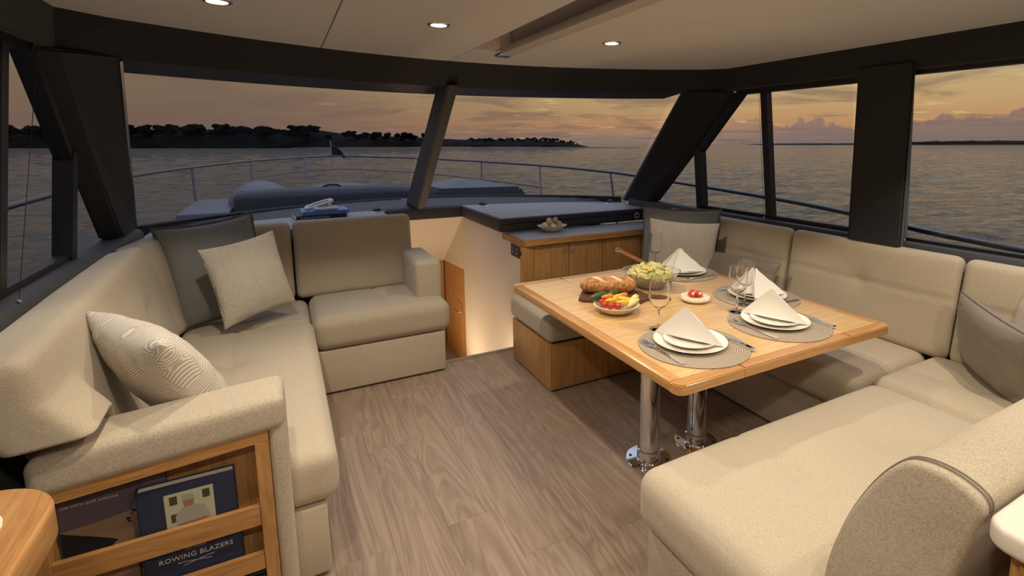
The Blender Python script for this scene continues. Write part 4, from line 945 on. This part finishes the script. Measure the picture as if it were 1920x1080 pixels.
# ---- books and chain ornament on the dash
M['sky_blue'] = mat('sky_blue_cover', lin((92, 124, 186)), 0.35); M['ink'] = mat('ink_blue_cover', lin((28, 34, 54)), 0.4); M['ceramic'] = mat('matte_ceramic', lin((206, 200, 190)), 0.55)
def flatbook(name, label, c, rz, w_, d_, h_, z, cover):
    t = thing(name, label, 'book', (c[0], c[1], z), rz)
    for a in (0, h_ - 0.003): obj('cover', box(-w_ / 2, w_ / 2, -d_ / 2, d_ / 2, a, a + 0.003, 0.001, 1), cover, t, False)
    obj('spine', box(-w_ / 2, w_ / 2, -d_ / 2 - 0.002, -d_ / 2 + 0.002, 0, h_), cover, t, False); obj('pages', box(-w_ / 2 + 0.003, w_ / 2 - 0.004, -d_ / 2 + 0.003, d_ / 2 - 0.004, 0.0032, h_ - 0.0032), 'china', t, False); return t
t = flatbook('coffee_table_book', 'dark blue book with white spine lettering lying on the dashboard', (0.235, 4.50), R(6), 0.36, 0.26, 0.034, 0.906, 'ink')
text_mesh('spine_lettering', 'AUSTRALIAN ALSATIAN', 0.019, 'silver', frame_m((-0.05, -0.1325, 0.017), (1, 0, 0), (0, 0, 1)), t)
flatbook('coffee_table_book', 'sky blue book on top of the dark blue book on the dashboard', (0.275, 4.515), R(2), 0.33, 0.26, 0.028, 0.9405, 'sky_blue')
t = thing('chain_ornament', 'matte white chunky two link chain ornament on the blue books', 'ornament', (0.255, 4.49, 0.969))
def link(c, ex, ey, a, b, r):
    ex, ey = Vector(ex).normalized(), Vector(ey).normalized(); pts = []
    for i in range(32):
        th = 2 * math.pi * i / 32; k = (abs(math.cos(th)) ** 3.2 + abs(math.sin(th)) ** 3.2) ** (-1 / 3.2); pts.append(Vector(c) + ex * a * k * math.cos(th) + ey * b * k * math.sin(th))
    return tube(bmesh.new(), pts, r, 12, True)
obj('chain_link', link((0.03, -0.05, 0.0135), (1, 0.05, 0), (0, 1, 0), 0.075, 0.042, 0.0125), 'ceramic', t, True, None, 0)
obj('chain_link', link((-0.015, 0.02, 0.040), (0.93, 0.1, 0.26), (-0.1, 0.9, 0.1), 0.098, 0.042, 0.0125), 'ceramic', t, True, None, 0)
obj('chain_link', link((0.062, -0.02, 0.040), (0.15, 1, 0), (0.1, 0, 1), 0.045, 0.034, 0.0115), 'ceramic', t, True, None, 0)

# ================================================================== PILLOWS
def pillow(name, label, c, right, up, t, m_, group=None, piping=None, flange=0.0, wr=0.004, seed=0):
    right, up = Vector(right), Vector(up); w_, h_ = right.length, up.length; n = 30
    bm = bmesh.new(); uvl = bm.loops.layers.uv.new('UVMap'); uvm = {}; G = {}
    nz = noise.noise
    f = lambda i: math.sin(math.pi / 2 * (2 * i / n - 1))
    for s in (1, -1):
        for i in range(n + 1):
            for j in range(n + 1):
                if s < 0 and (i in (0, n) or j in (0, n)): G[s, i, j] = G[1, i, j]; continue
                u, v = f(i), f(j)
                e = (max(0.0, 1 - u * u) * max(0.0, 1 - v * v))
                z = s * t / 2 * e ** 0.40
                x = w_ / 2 * u * (1 - 0.075 * (1 - v * v) * abs(u)); y = h_ / 2 * v * (1 - 0.075 * (1 - u * u) * abs(v))
                k = (1 - abs(u)) * (1 - abs(v))
                q = nz(Vector((x * 16 + seed, y * 16, s * 3.1 + seed)))
                z += s * wr * q * min(1, e * 6) + s * wr * 1.6 * nz(Vector((u * 7 * abs(v) + seed, v * 7, 5.0 + s))) * min(1, e * 8) * (1 - e)
                vt = bm.verts.new((x, y, z)); G[s, i, j] = vt; uvm[vt] = ((u + 1) / 2 * w_ * 2.2, (v + 1) / 2 * h_ * 2.2)
    for s in (1, -1):
        for i in range(n):
            for j in range(n):
                vs = [G[s, i, j], G[s, i + 1, j], G[s, i + 1, j + 1], G[s, i, j + 1]]
                fc = bm.faces.new(vs if s > 0 else vs[::-1])
                for l in fc.loops: l[uvl].uv = uvm[l.vert]
    me = bpy.data.meshes.new(name); edge = [G[1, i, 0].co.copy() for i in range(n)] + [G[1, n, j].co.copy() for j in range(n)] + [G[1, n - i, n].co.copy() for i in range(n)] + [G[1, 0, n - j].co.copy() for j in range(n)]
    bm.to_mesh(me); bm.free()
    for p_ in me.polygons: p_.use_smooth = True
    root = thing(name, label, 'pillow', (0, 0, 0), 0, group); root.matrix_world = frame_m(c, right, up)
    obj_me('cover', me, m_, root)
    if piping:
        b = bmesh.new()
        if flange:
            k = len(edge); out = [Vector((p.x * (1 + 2 * flange / w_), p.y * (1 + 2 * flange / h_), 0.004 * math.sin(i * 1.3))) for i, p in enumerate(edge)]
            for dz in (0.002, -0.002):
                pass
            A = [b.verts.new(p + Vector((0, 0, 0.0025))) for p in edge]; B = [b.verts.new(p + Vector((0, 0, 0.0018))) for p in out]
            A2 = [b.verts.new(p - Vector((0, 0, 0.0025))) for p in edge]; B2 = [b.verts.new(p - Vector((0, 0, 0.0018))) for p in out]
            for i in range(k):
                j = (i + 1) % k; b.faces.new((A[i], A[j], B[j], B[i])); b.faces.new((A2[j], A2[i], B2[i], B2[j])); b.faces.new((B[i], B[j], B2[j], B2[i]))
            obj('flange', b, piping, root, True, None, 0)
        else: tube(b, edge, 0.0045, 8, True); obj('piping', b, piping, root, True, None, 0)
    return root
M['linen_edge'] = mat('linen_edge', lin((100, 100, 94)), 0.85)
pillow('throw_pillow', 'large grey linen pillow with flanged edge propped in the sofa corner', (-0.37, 3.53, 0.765), (0.45, 0.12, 0.045), (-0.13, 0.10, 0.55), 0.17, 'linen', None, 'linen_edge', 0.016, 0.004, 1)
pillow('throw_pillow', 'square leaf embroidered pillow leaning on the large grey pillow', (-0.20, 3.32, 0.745), (0.345, 0.19, 0.05), (-0.045, 0.07, 0.44), 0.15, 'leaf', None, None, 0, 0.004, 2)
pillow('throw_pillow', 'leaf embroidered pillow lying against the sofa arm', (-0.375, 2.05, 0.735), (0.24, -0.36, -0.03), (-0.13, -0.22, 0.40), 0.19, 'leaf', None, None, 0, 0.005, 3)
pillow('throw_pillow', 'large grey linen pillow standing beside the side cabinet', (2.575, 2.93, 0.745), (0.33, -0.47, 0.0), (0.05, 0.03, 0.52), 0.15, 'linen', None, 'linen_edge', 0.014, 0.004, 4)
pillow('throw_pillow', 'leaf embroidered pillow in front of the grey pillow by the cabinet', (2.475, 2.785, 0.715), (0.30, -0.40, -0.01), (0.05, 0.04, 0.45), 0.13, 'leaf', None, None, 0, 0.004, 5)
pillow('lumbar_pillow', 'low taupe satin lumbar pillow with gathered edges behind the napkins', (2.60, 2.44, 0.60), (0.02, -0.72, 0.02), (0.10, 0.0, 0.29), 0.12, 'taupe', None, 'taupe', 0, 0.010, 6)
pillow('lumbar_pillow', 'taupe grey lumbar pillow with piped edge on the settee corner', (2.575, 0.945, 0.635), (-0.27, -0.36, -0.05), (-0.05, 0.03, 0.33), 0.15, 'taupe', None, 'linen_edge', 0, 0.006, 7)
pillow('throw_pillow', 'leaf embroidered pillow behind the piped lumbar pillow', (2.66, 0.80, 0.69), (-0.24, -0.32, 0.0), (0.05, -0.05, 0.42), 0.13, 'leaf', None, None, 0, 0.004, 8)

# ================================================================== OUTSIDE: FOREDECK
deck = thing('foredeck', 'pale gelcoat foredeck narrowing to the bow ahead of the windscreen', 'deck')
hw = [(5.62, 2.16), (6.0, 2.12), (6.5, 2.05), (8.0, 1.72), (9.5, 1.28), (11.0, 0.66), (11.8, 0.25), (12.05, 0.0)]
outl = [(XC + w_, y) for y, w_ in hw] + [(XC - w_, y) for y, w_ in hw[-2::-1]]
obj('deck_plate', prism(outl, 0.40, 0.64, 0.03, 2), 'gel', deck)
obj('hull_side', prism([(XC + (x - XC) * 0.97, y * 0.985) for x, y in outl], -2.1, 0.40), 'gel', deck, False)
tag(obj('side_deck', box(3.0, 3.22, -1.7, 5.6, 0.45, 0.62, 0.02), 'gel'), 'narrow side deck outside the starboard windows', 'deck'); tag(obj('side_deck', box(-1.16, -0.94, -1.7, 5.6, 0.45, 0.62, 0.02), 'gel'), 'narrow side deck outside the port windows', 'deck')
bm = ribbon([(x, ybase(x) + 0.03, 0.94) for x in xs], [(x, ybase(x) + 0.45, 0.66) for x in xs], (0, 0.0, -0.06)); struct('wall_cabin_front', bm, 'deckpad', None, True)
settle(deck, (XC, 8.0, 0.4))
t = thing('deck_lounge', 'grey covered foredeck lounge with a raised rolled end', 'lounge', (0.42, 6.2, 0.645))
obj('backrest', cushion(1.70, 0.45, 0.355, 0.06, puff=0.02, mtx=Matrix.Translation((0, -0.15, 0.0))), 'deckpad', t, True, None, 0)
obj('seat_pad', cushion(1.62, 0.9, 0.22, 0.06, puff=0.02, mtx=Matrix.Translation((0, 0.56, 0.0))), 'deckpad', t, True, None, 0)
bm = bmesh.new(); blob(bm, (-0.64, 0.25, 0.20), (0.30, 0.55, 0.24), 0.1, 3); obj('rolled_end', bm, 'gel', t, True, None, 0)
obj('side_coaming', box(-1.30, -0.87, -0.45, 0.9, 0.0, 0.205, 0.04), 'gel', t)
bm = bmesh.new(); tube(bm, [(-0.05, -0.1, 0.37), (0.0, -0.1, 0.395), (0.09, -0.1, 0.395), (0.14, -0.1, 0.37)], 0.012); obj('grab_handle', bm, 'black', t)
t = thing('deck_hatch_cover', 'grey domed cover on the foredeck, flat sided with a peaked top', 'cover', (2.08, 6.1, 0.645))
bm = hull8([(-0.62, -0.35, 0), (0.66, -0.35, 0), (0.66, 0.9, 0), (-0.62, 0.9, 0)], [(-0.55, -0.30, 0.325), (0.48, -0.30, 0.31), (0.48, 0.8, 0.29), (-0.55, 0.8, 0.30)]); bmesh.ops.bevel(bm, geom=list(bm.edges), offset=0.03, segments=2, affect='EDGES'); obj('side_cover', bm, 'deckpad', t)
bm = hull8([(-0.50, -0.24, 0.305), (0.44, -0.24, 0.30), (0.44, 0.75, 0.28), (-0.50, 0.75, 0.29)], [(-0.20, 0.0, 0.40), (0.02, 0.0, 0.40), (0.02, 0.45, 0.38), (-0.20, 0.45, 0.38)]); bmesh.ops.bevel(bm, geom=list(bm.edges), offset=0.03, segments=2, affect='EDGES'); obj('peaked_top', bm, 'gel', t)
# bow rail
rail = thing('bow_rail', 'polished steel bow rail curving round the foredeck', 'railing')
def smooth_path(p, n=8):
    p = [Vector(q) for q in p]; out = []
    for i in range(len(p) - 1):
        a, b, c, d = p[max(0, i - 1)], p[i], p[i + 1], p[min(len(p) - 1, i + 2)]
        for k in range(n):
            u = k / n; out.append(0.5 * ((2 * b) + (c - a) * u + (2 * a - 5 * b + 4 * c - d) * u * u + (3 * b - a - 3 * c + d) * u ** 3))
    return out + [p[-1]]
RP = [(-1.14, -1.5, 1.08), (-1.14, 1.0, 1.14), (-1.14, 3.3, 1.195), (-1.165, 4.4, 1.2), (-1.16, 5.85, 1.2), (-0.92, 7.44, 1.2), (-0.41, 9.46, 1.2), (0.35, 11.1, 1.2), (0.80, 11.72, 1.2), (1.0, 11.85, 1.2), (1.3, 11.6, 1.2), (2.25, 9.9, 1.19), (2.80, 7.9, 1.184), (3.13, 6.45, 1.174), (3.2, 4.8, 1.163), (3.2, 3.8, 1.13), (3.2, 2.6, 1.08), (3.2, 2.0, 1.04), (3.2, 1.1, 0.965), (3.2, -1.5, 0.90)]
bm = bmesh.new(); tube(bm, smooth_path(RP), 0.016, 10); obj('top_rail', bm, 'railsteel', rail)
MP = [(-0.43, 9.46, 0.93), (0.33, 11.1, 0.93), (0.80, 11.72, 0.93), (1.0, 11.85, 0.93), (1.3, 11.6, 0.93), (2.22, 9.9, 0.92), (2.78, 7.9, 0.90), (3.10, 6.45, 0.88)]
bm = bmesh.new(); tube(bm, smooth_path(MP), 0.009, 8); obj('mid_rail', bm, 'railsteel', rail)
for p, b in (((-0.92, 7.44, 1.19), (-0.90, 7.30, 0.63)), ((-0.41, 9.46, 1.19), (-0.42, 9.25, 0.63)), ((0.40, 11.15, 1.19), (0.45, 10.75, 0.63)), ((1.37, 11.5, 1.19), (1.50, 10.9, 0.63)), ((2.25, 9.9, 1.18), (2.2, 9.6, 0.63)), ((2.80, 7.9, 1.175), (2.72, 7.7, 0.63)), ((3.13, 6.45, 1.165), (3.03, 6.2, 0.63)), ((3.2, 4.8, 1.155), (3.16, 4.6, 0.62)), ((3.2, 2.0, 1.03), (3.16, 1.9, 0.62)), ((-1.15, 4.9, 1.19), (-1.10, 4.8, 0.62)), ((-1.14, 2.0, 1.16), (-1.10, 1.9, 0.62))):
    bm = bmesh.new(); tube(bm, [p, b], 0.013, 8); obj('stanchion', bm, 'railsteel', rail)
settle(rail, (XC, 8.0, 0.62))
t = thing('bow_flag', 'small dark drooping burgee on a short staff at the bow', 'flag', (0.93, 11.86, 0.93))
bm = bmesh.new(); tube(bm, [(0, 0, 0), (0, 0, 0.58)], 0.009, 8); obj('staff', bm, 'steel', t)
bm = bmesh.new(); n = 10; gr = []
for i in range(n + 1):
    u = i / n; gr.append([bm.verts.new((u * 0.25, 0.05 * math.sin(5 * u) * u, 0.52 - 0.02 * u - u * u * 0.22 - v * 0.27 * (1 - 0.72 * u))) for v in [j / 6 for j in range(7)]])
for i in range(n):
    for j in range(6): bm.faces.new((gr[i][j], gr[i + 1][j], gr[i + 1][j + 1], gr[i][j + 1]))
bmesh.ops.solidify(bm, geom=list(bm.faces), thickness=0.004); obj('cloth', bm, 'ink', t, True, None, 0)

# ================================================================== OUTSIDE: SEA AND SHORES
angs = [-48 + 0.25 * i for i in range(552)] + [90 + 6.0 * i for i in range(1, 37)]
rads = [0.0] + [9.0 * (690.0 / 9.0) ** (i / 400.0) for i in range(401)]
vs, fs = [(0, 0, 0)], []; na = len(angs); cs = [(math.sin(R(a)), math.cos(R(a))) for a in angs]
for r in rads[1:]:
    f1 = max(0.0, 1 - r / 120.0); f2 = max(0.0, 1 - r / 420.0)
    for k, (sx, cy) in enumerate(cs):
        x, y = sx * r, cy * r; z = 0.0
        if k < 553 and r < 420:
            u, v = x * 0.88 - y * 0.48, x * 0.48 + y * 0.88
            z = 0.22 * f2 * noise.noise((u * 0.16, v * 0.30, 1.0)) + 0.13 * f2 * noise.noise((u * 0.42, v * 0.75, 2.0))
            if f1 > 0: z += 0.07 * f1 * noise.noise((u * 1.0, v * 1.7, 3.0))
        vs.append((x, y, z))
for k in range(na): fs.append((0, 1 + (k + 1) % na, 1 + k))
for i in range(400):
    a = 1 + i * na; b = a + na
    for k in range(na): k2 = (k + 1) % na; fs.append((a + k, a + k2, b + k2, b + k))
me = bpy.data.meshes.new('sea'); me.from_pydata(vs, [], fs); me.polygons.foreach_set('use_smooth', [True] * len(fs)); sea = obj_me('sea', me, 'sea'); sea['kind'] = 'structure'; sea.location = (0, 0, -2.0)
A0 = 0.50296; FW = Vector((math.sin(A0), math.cos(A0), 0)); RT = Vector((math.cos(A0), -math.sin(A0), 0))
def shore(name, label, D, prof, depth, m_, seed, rough):
    """prof: (offset along the shore, height above water)"""
    bm = bmesh.new(); rows = []
    for (s0, h0), (s1, h1) in zip(prof, prof[1:]):
        k = max(1, int(abs(s1 - s0) / 2.2))
        for i in range(k):
            u = i / k; rows.append((s0 + (s1 - s0) * u, h0 + (h1 - h0) * u))
    rows.append(prof[-1]); G = []
    for s, h in rows:
        hh = max(0.3, h * (1 + rough * noise.noise(Vector((s * 0.35, seed, 0))))); col = []
        for d, f in ((0, 0.0), (0.6, 0.10), (depth * 0.12, 0.55), (depth * 0.35, 1.0), (depth, 0.8)):
            q = FW * (D + d + 1.5 * noise.noise(Vector((s * 0.1, d, seed)))) + RT * s; col.append(bm.verts.new((q.x, q.y, -2.05 + hh * f)))
        G.append(col)
    for A, B in zip(G, G[1:]):
        for j in range(4): bm.faces.new((A[j], B[j], B[j + 1], A[j + 1]))
    o = obj(name, bm, m_, None, True, None, 0); return tag(o, label, None, None, 'structure')
shore('wooded_island', 'low dark wooded island across the water off the port bow', 285, [(-480, 10), (-313, 10.2), (-145, 10.0), (-130, 7.6), (-80, 5.6), (-60, 4.6), (-20, 4.6), (0, 3.2), (10, 1.2), (14, 0.3)], 60, 'scrub', 1.0, 0.18)
shore('sandy_spit', 'pale low sand spit trailing off the end of the wooded island', 282, [(-150, 0.3), (-60, 0.8), (0, 0.6), (20, 0.5), (40, 0.25)], 12, 'sand', 3.0, 0.2)
shore('far_shore', 'faint low shoreline on the horizon off the starboard side', 570, [(205, 0.4), (240, 1.4), (330, 1.6), (380, 3.0), (440, 4.2), (520, 4.6), (640, 5.5), (820, 6)], 40, 'scrub', 7.0, 0.35)
crowns = []
for k in range(3):
    rk = random.Random(20 + k); bm = bmesh.new()
    for i in range(7):
        a = rk.random() * 6.28; r = rk.uniform(0.2, 1.6); blob(bm, (math.cos(a) * r, math.sin(a) * r, 7.2 + rk.uniform(-1.2, 1.6)), (rk.uniform(1.0, 1.9), rk.uniform(1.0, 1.9), rk.uniform(0.5, 0.9)), a, 2, 0.7, 5)
    o = obj('crown', bm, 'pine', None, True, None, 0); crowns.append(o.data); bpy.data.objects.remove(o)
bm = bmesh.new(); tube(bm, [(0, 0, -0.5), (0.1, 0, 4), (0, 0.1, 7.6)], 0.2, 6, False, [0.26, 0.2, 0.1]); o = obj('trunk', bm, 'bark'); trunk = o.data; bpy.data.objects.remove(o)
rt = random.Random(9)
def pine(s, d, top, label, grp, D=285):
    q = FW * (D + d) + RT * s; k = top / 8.8
    t = thing('pine_tree', label, 'tree', (q.x, q.y, -2.0), rt.random() * 6.28, grp); t.scale = (k * rt.uniform(0.9, 1.15), k, k)
    obj_me('crown', rt.choice(crowns), 'pine', t); obj_me('trunk', trunk, 'bark', t)
for i in range(100):
    s = -322 + i * 1.82 + rt.uniform(-0.7, 0.7); pine(s, rt.uniform(2, 22), rt.uniform(9.6, 12.6) if s < -140 else rt.uniform(6.5, 9.5), 'dark pine standing in the dense tree line of the wooded island', 'pines on the wooded island')
for i in range(26): pine(-138 + i * 2.2 + rt.uniform(-1, 1), rt.uniform(6, 24), rt.uniform(6.0, 9.0), 'dark pine rising alone above the thinning end of the wooded island', 'pines at the end of the wooded island')
for i in range(34): pine(-58 + i * 1.95, rt.uniform(14, 26), rt.uniform(4.6, 5.6) - max(0, i - 26) * 0.35, 'low dark pine on the flat tail of the wooded island', 'low pines on the island tail')
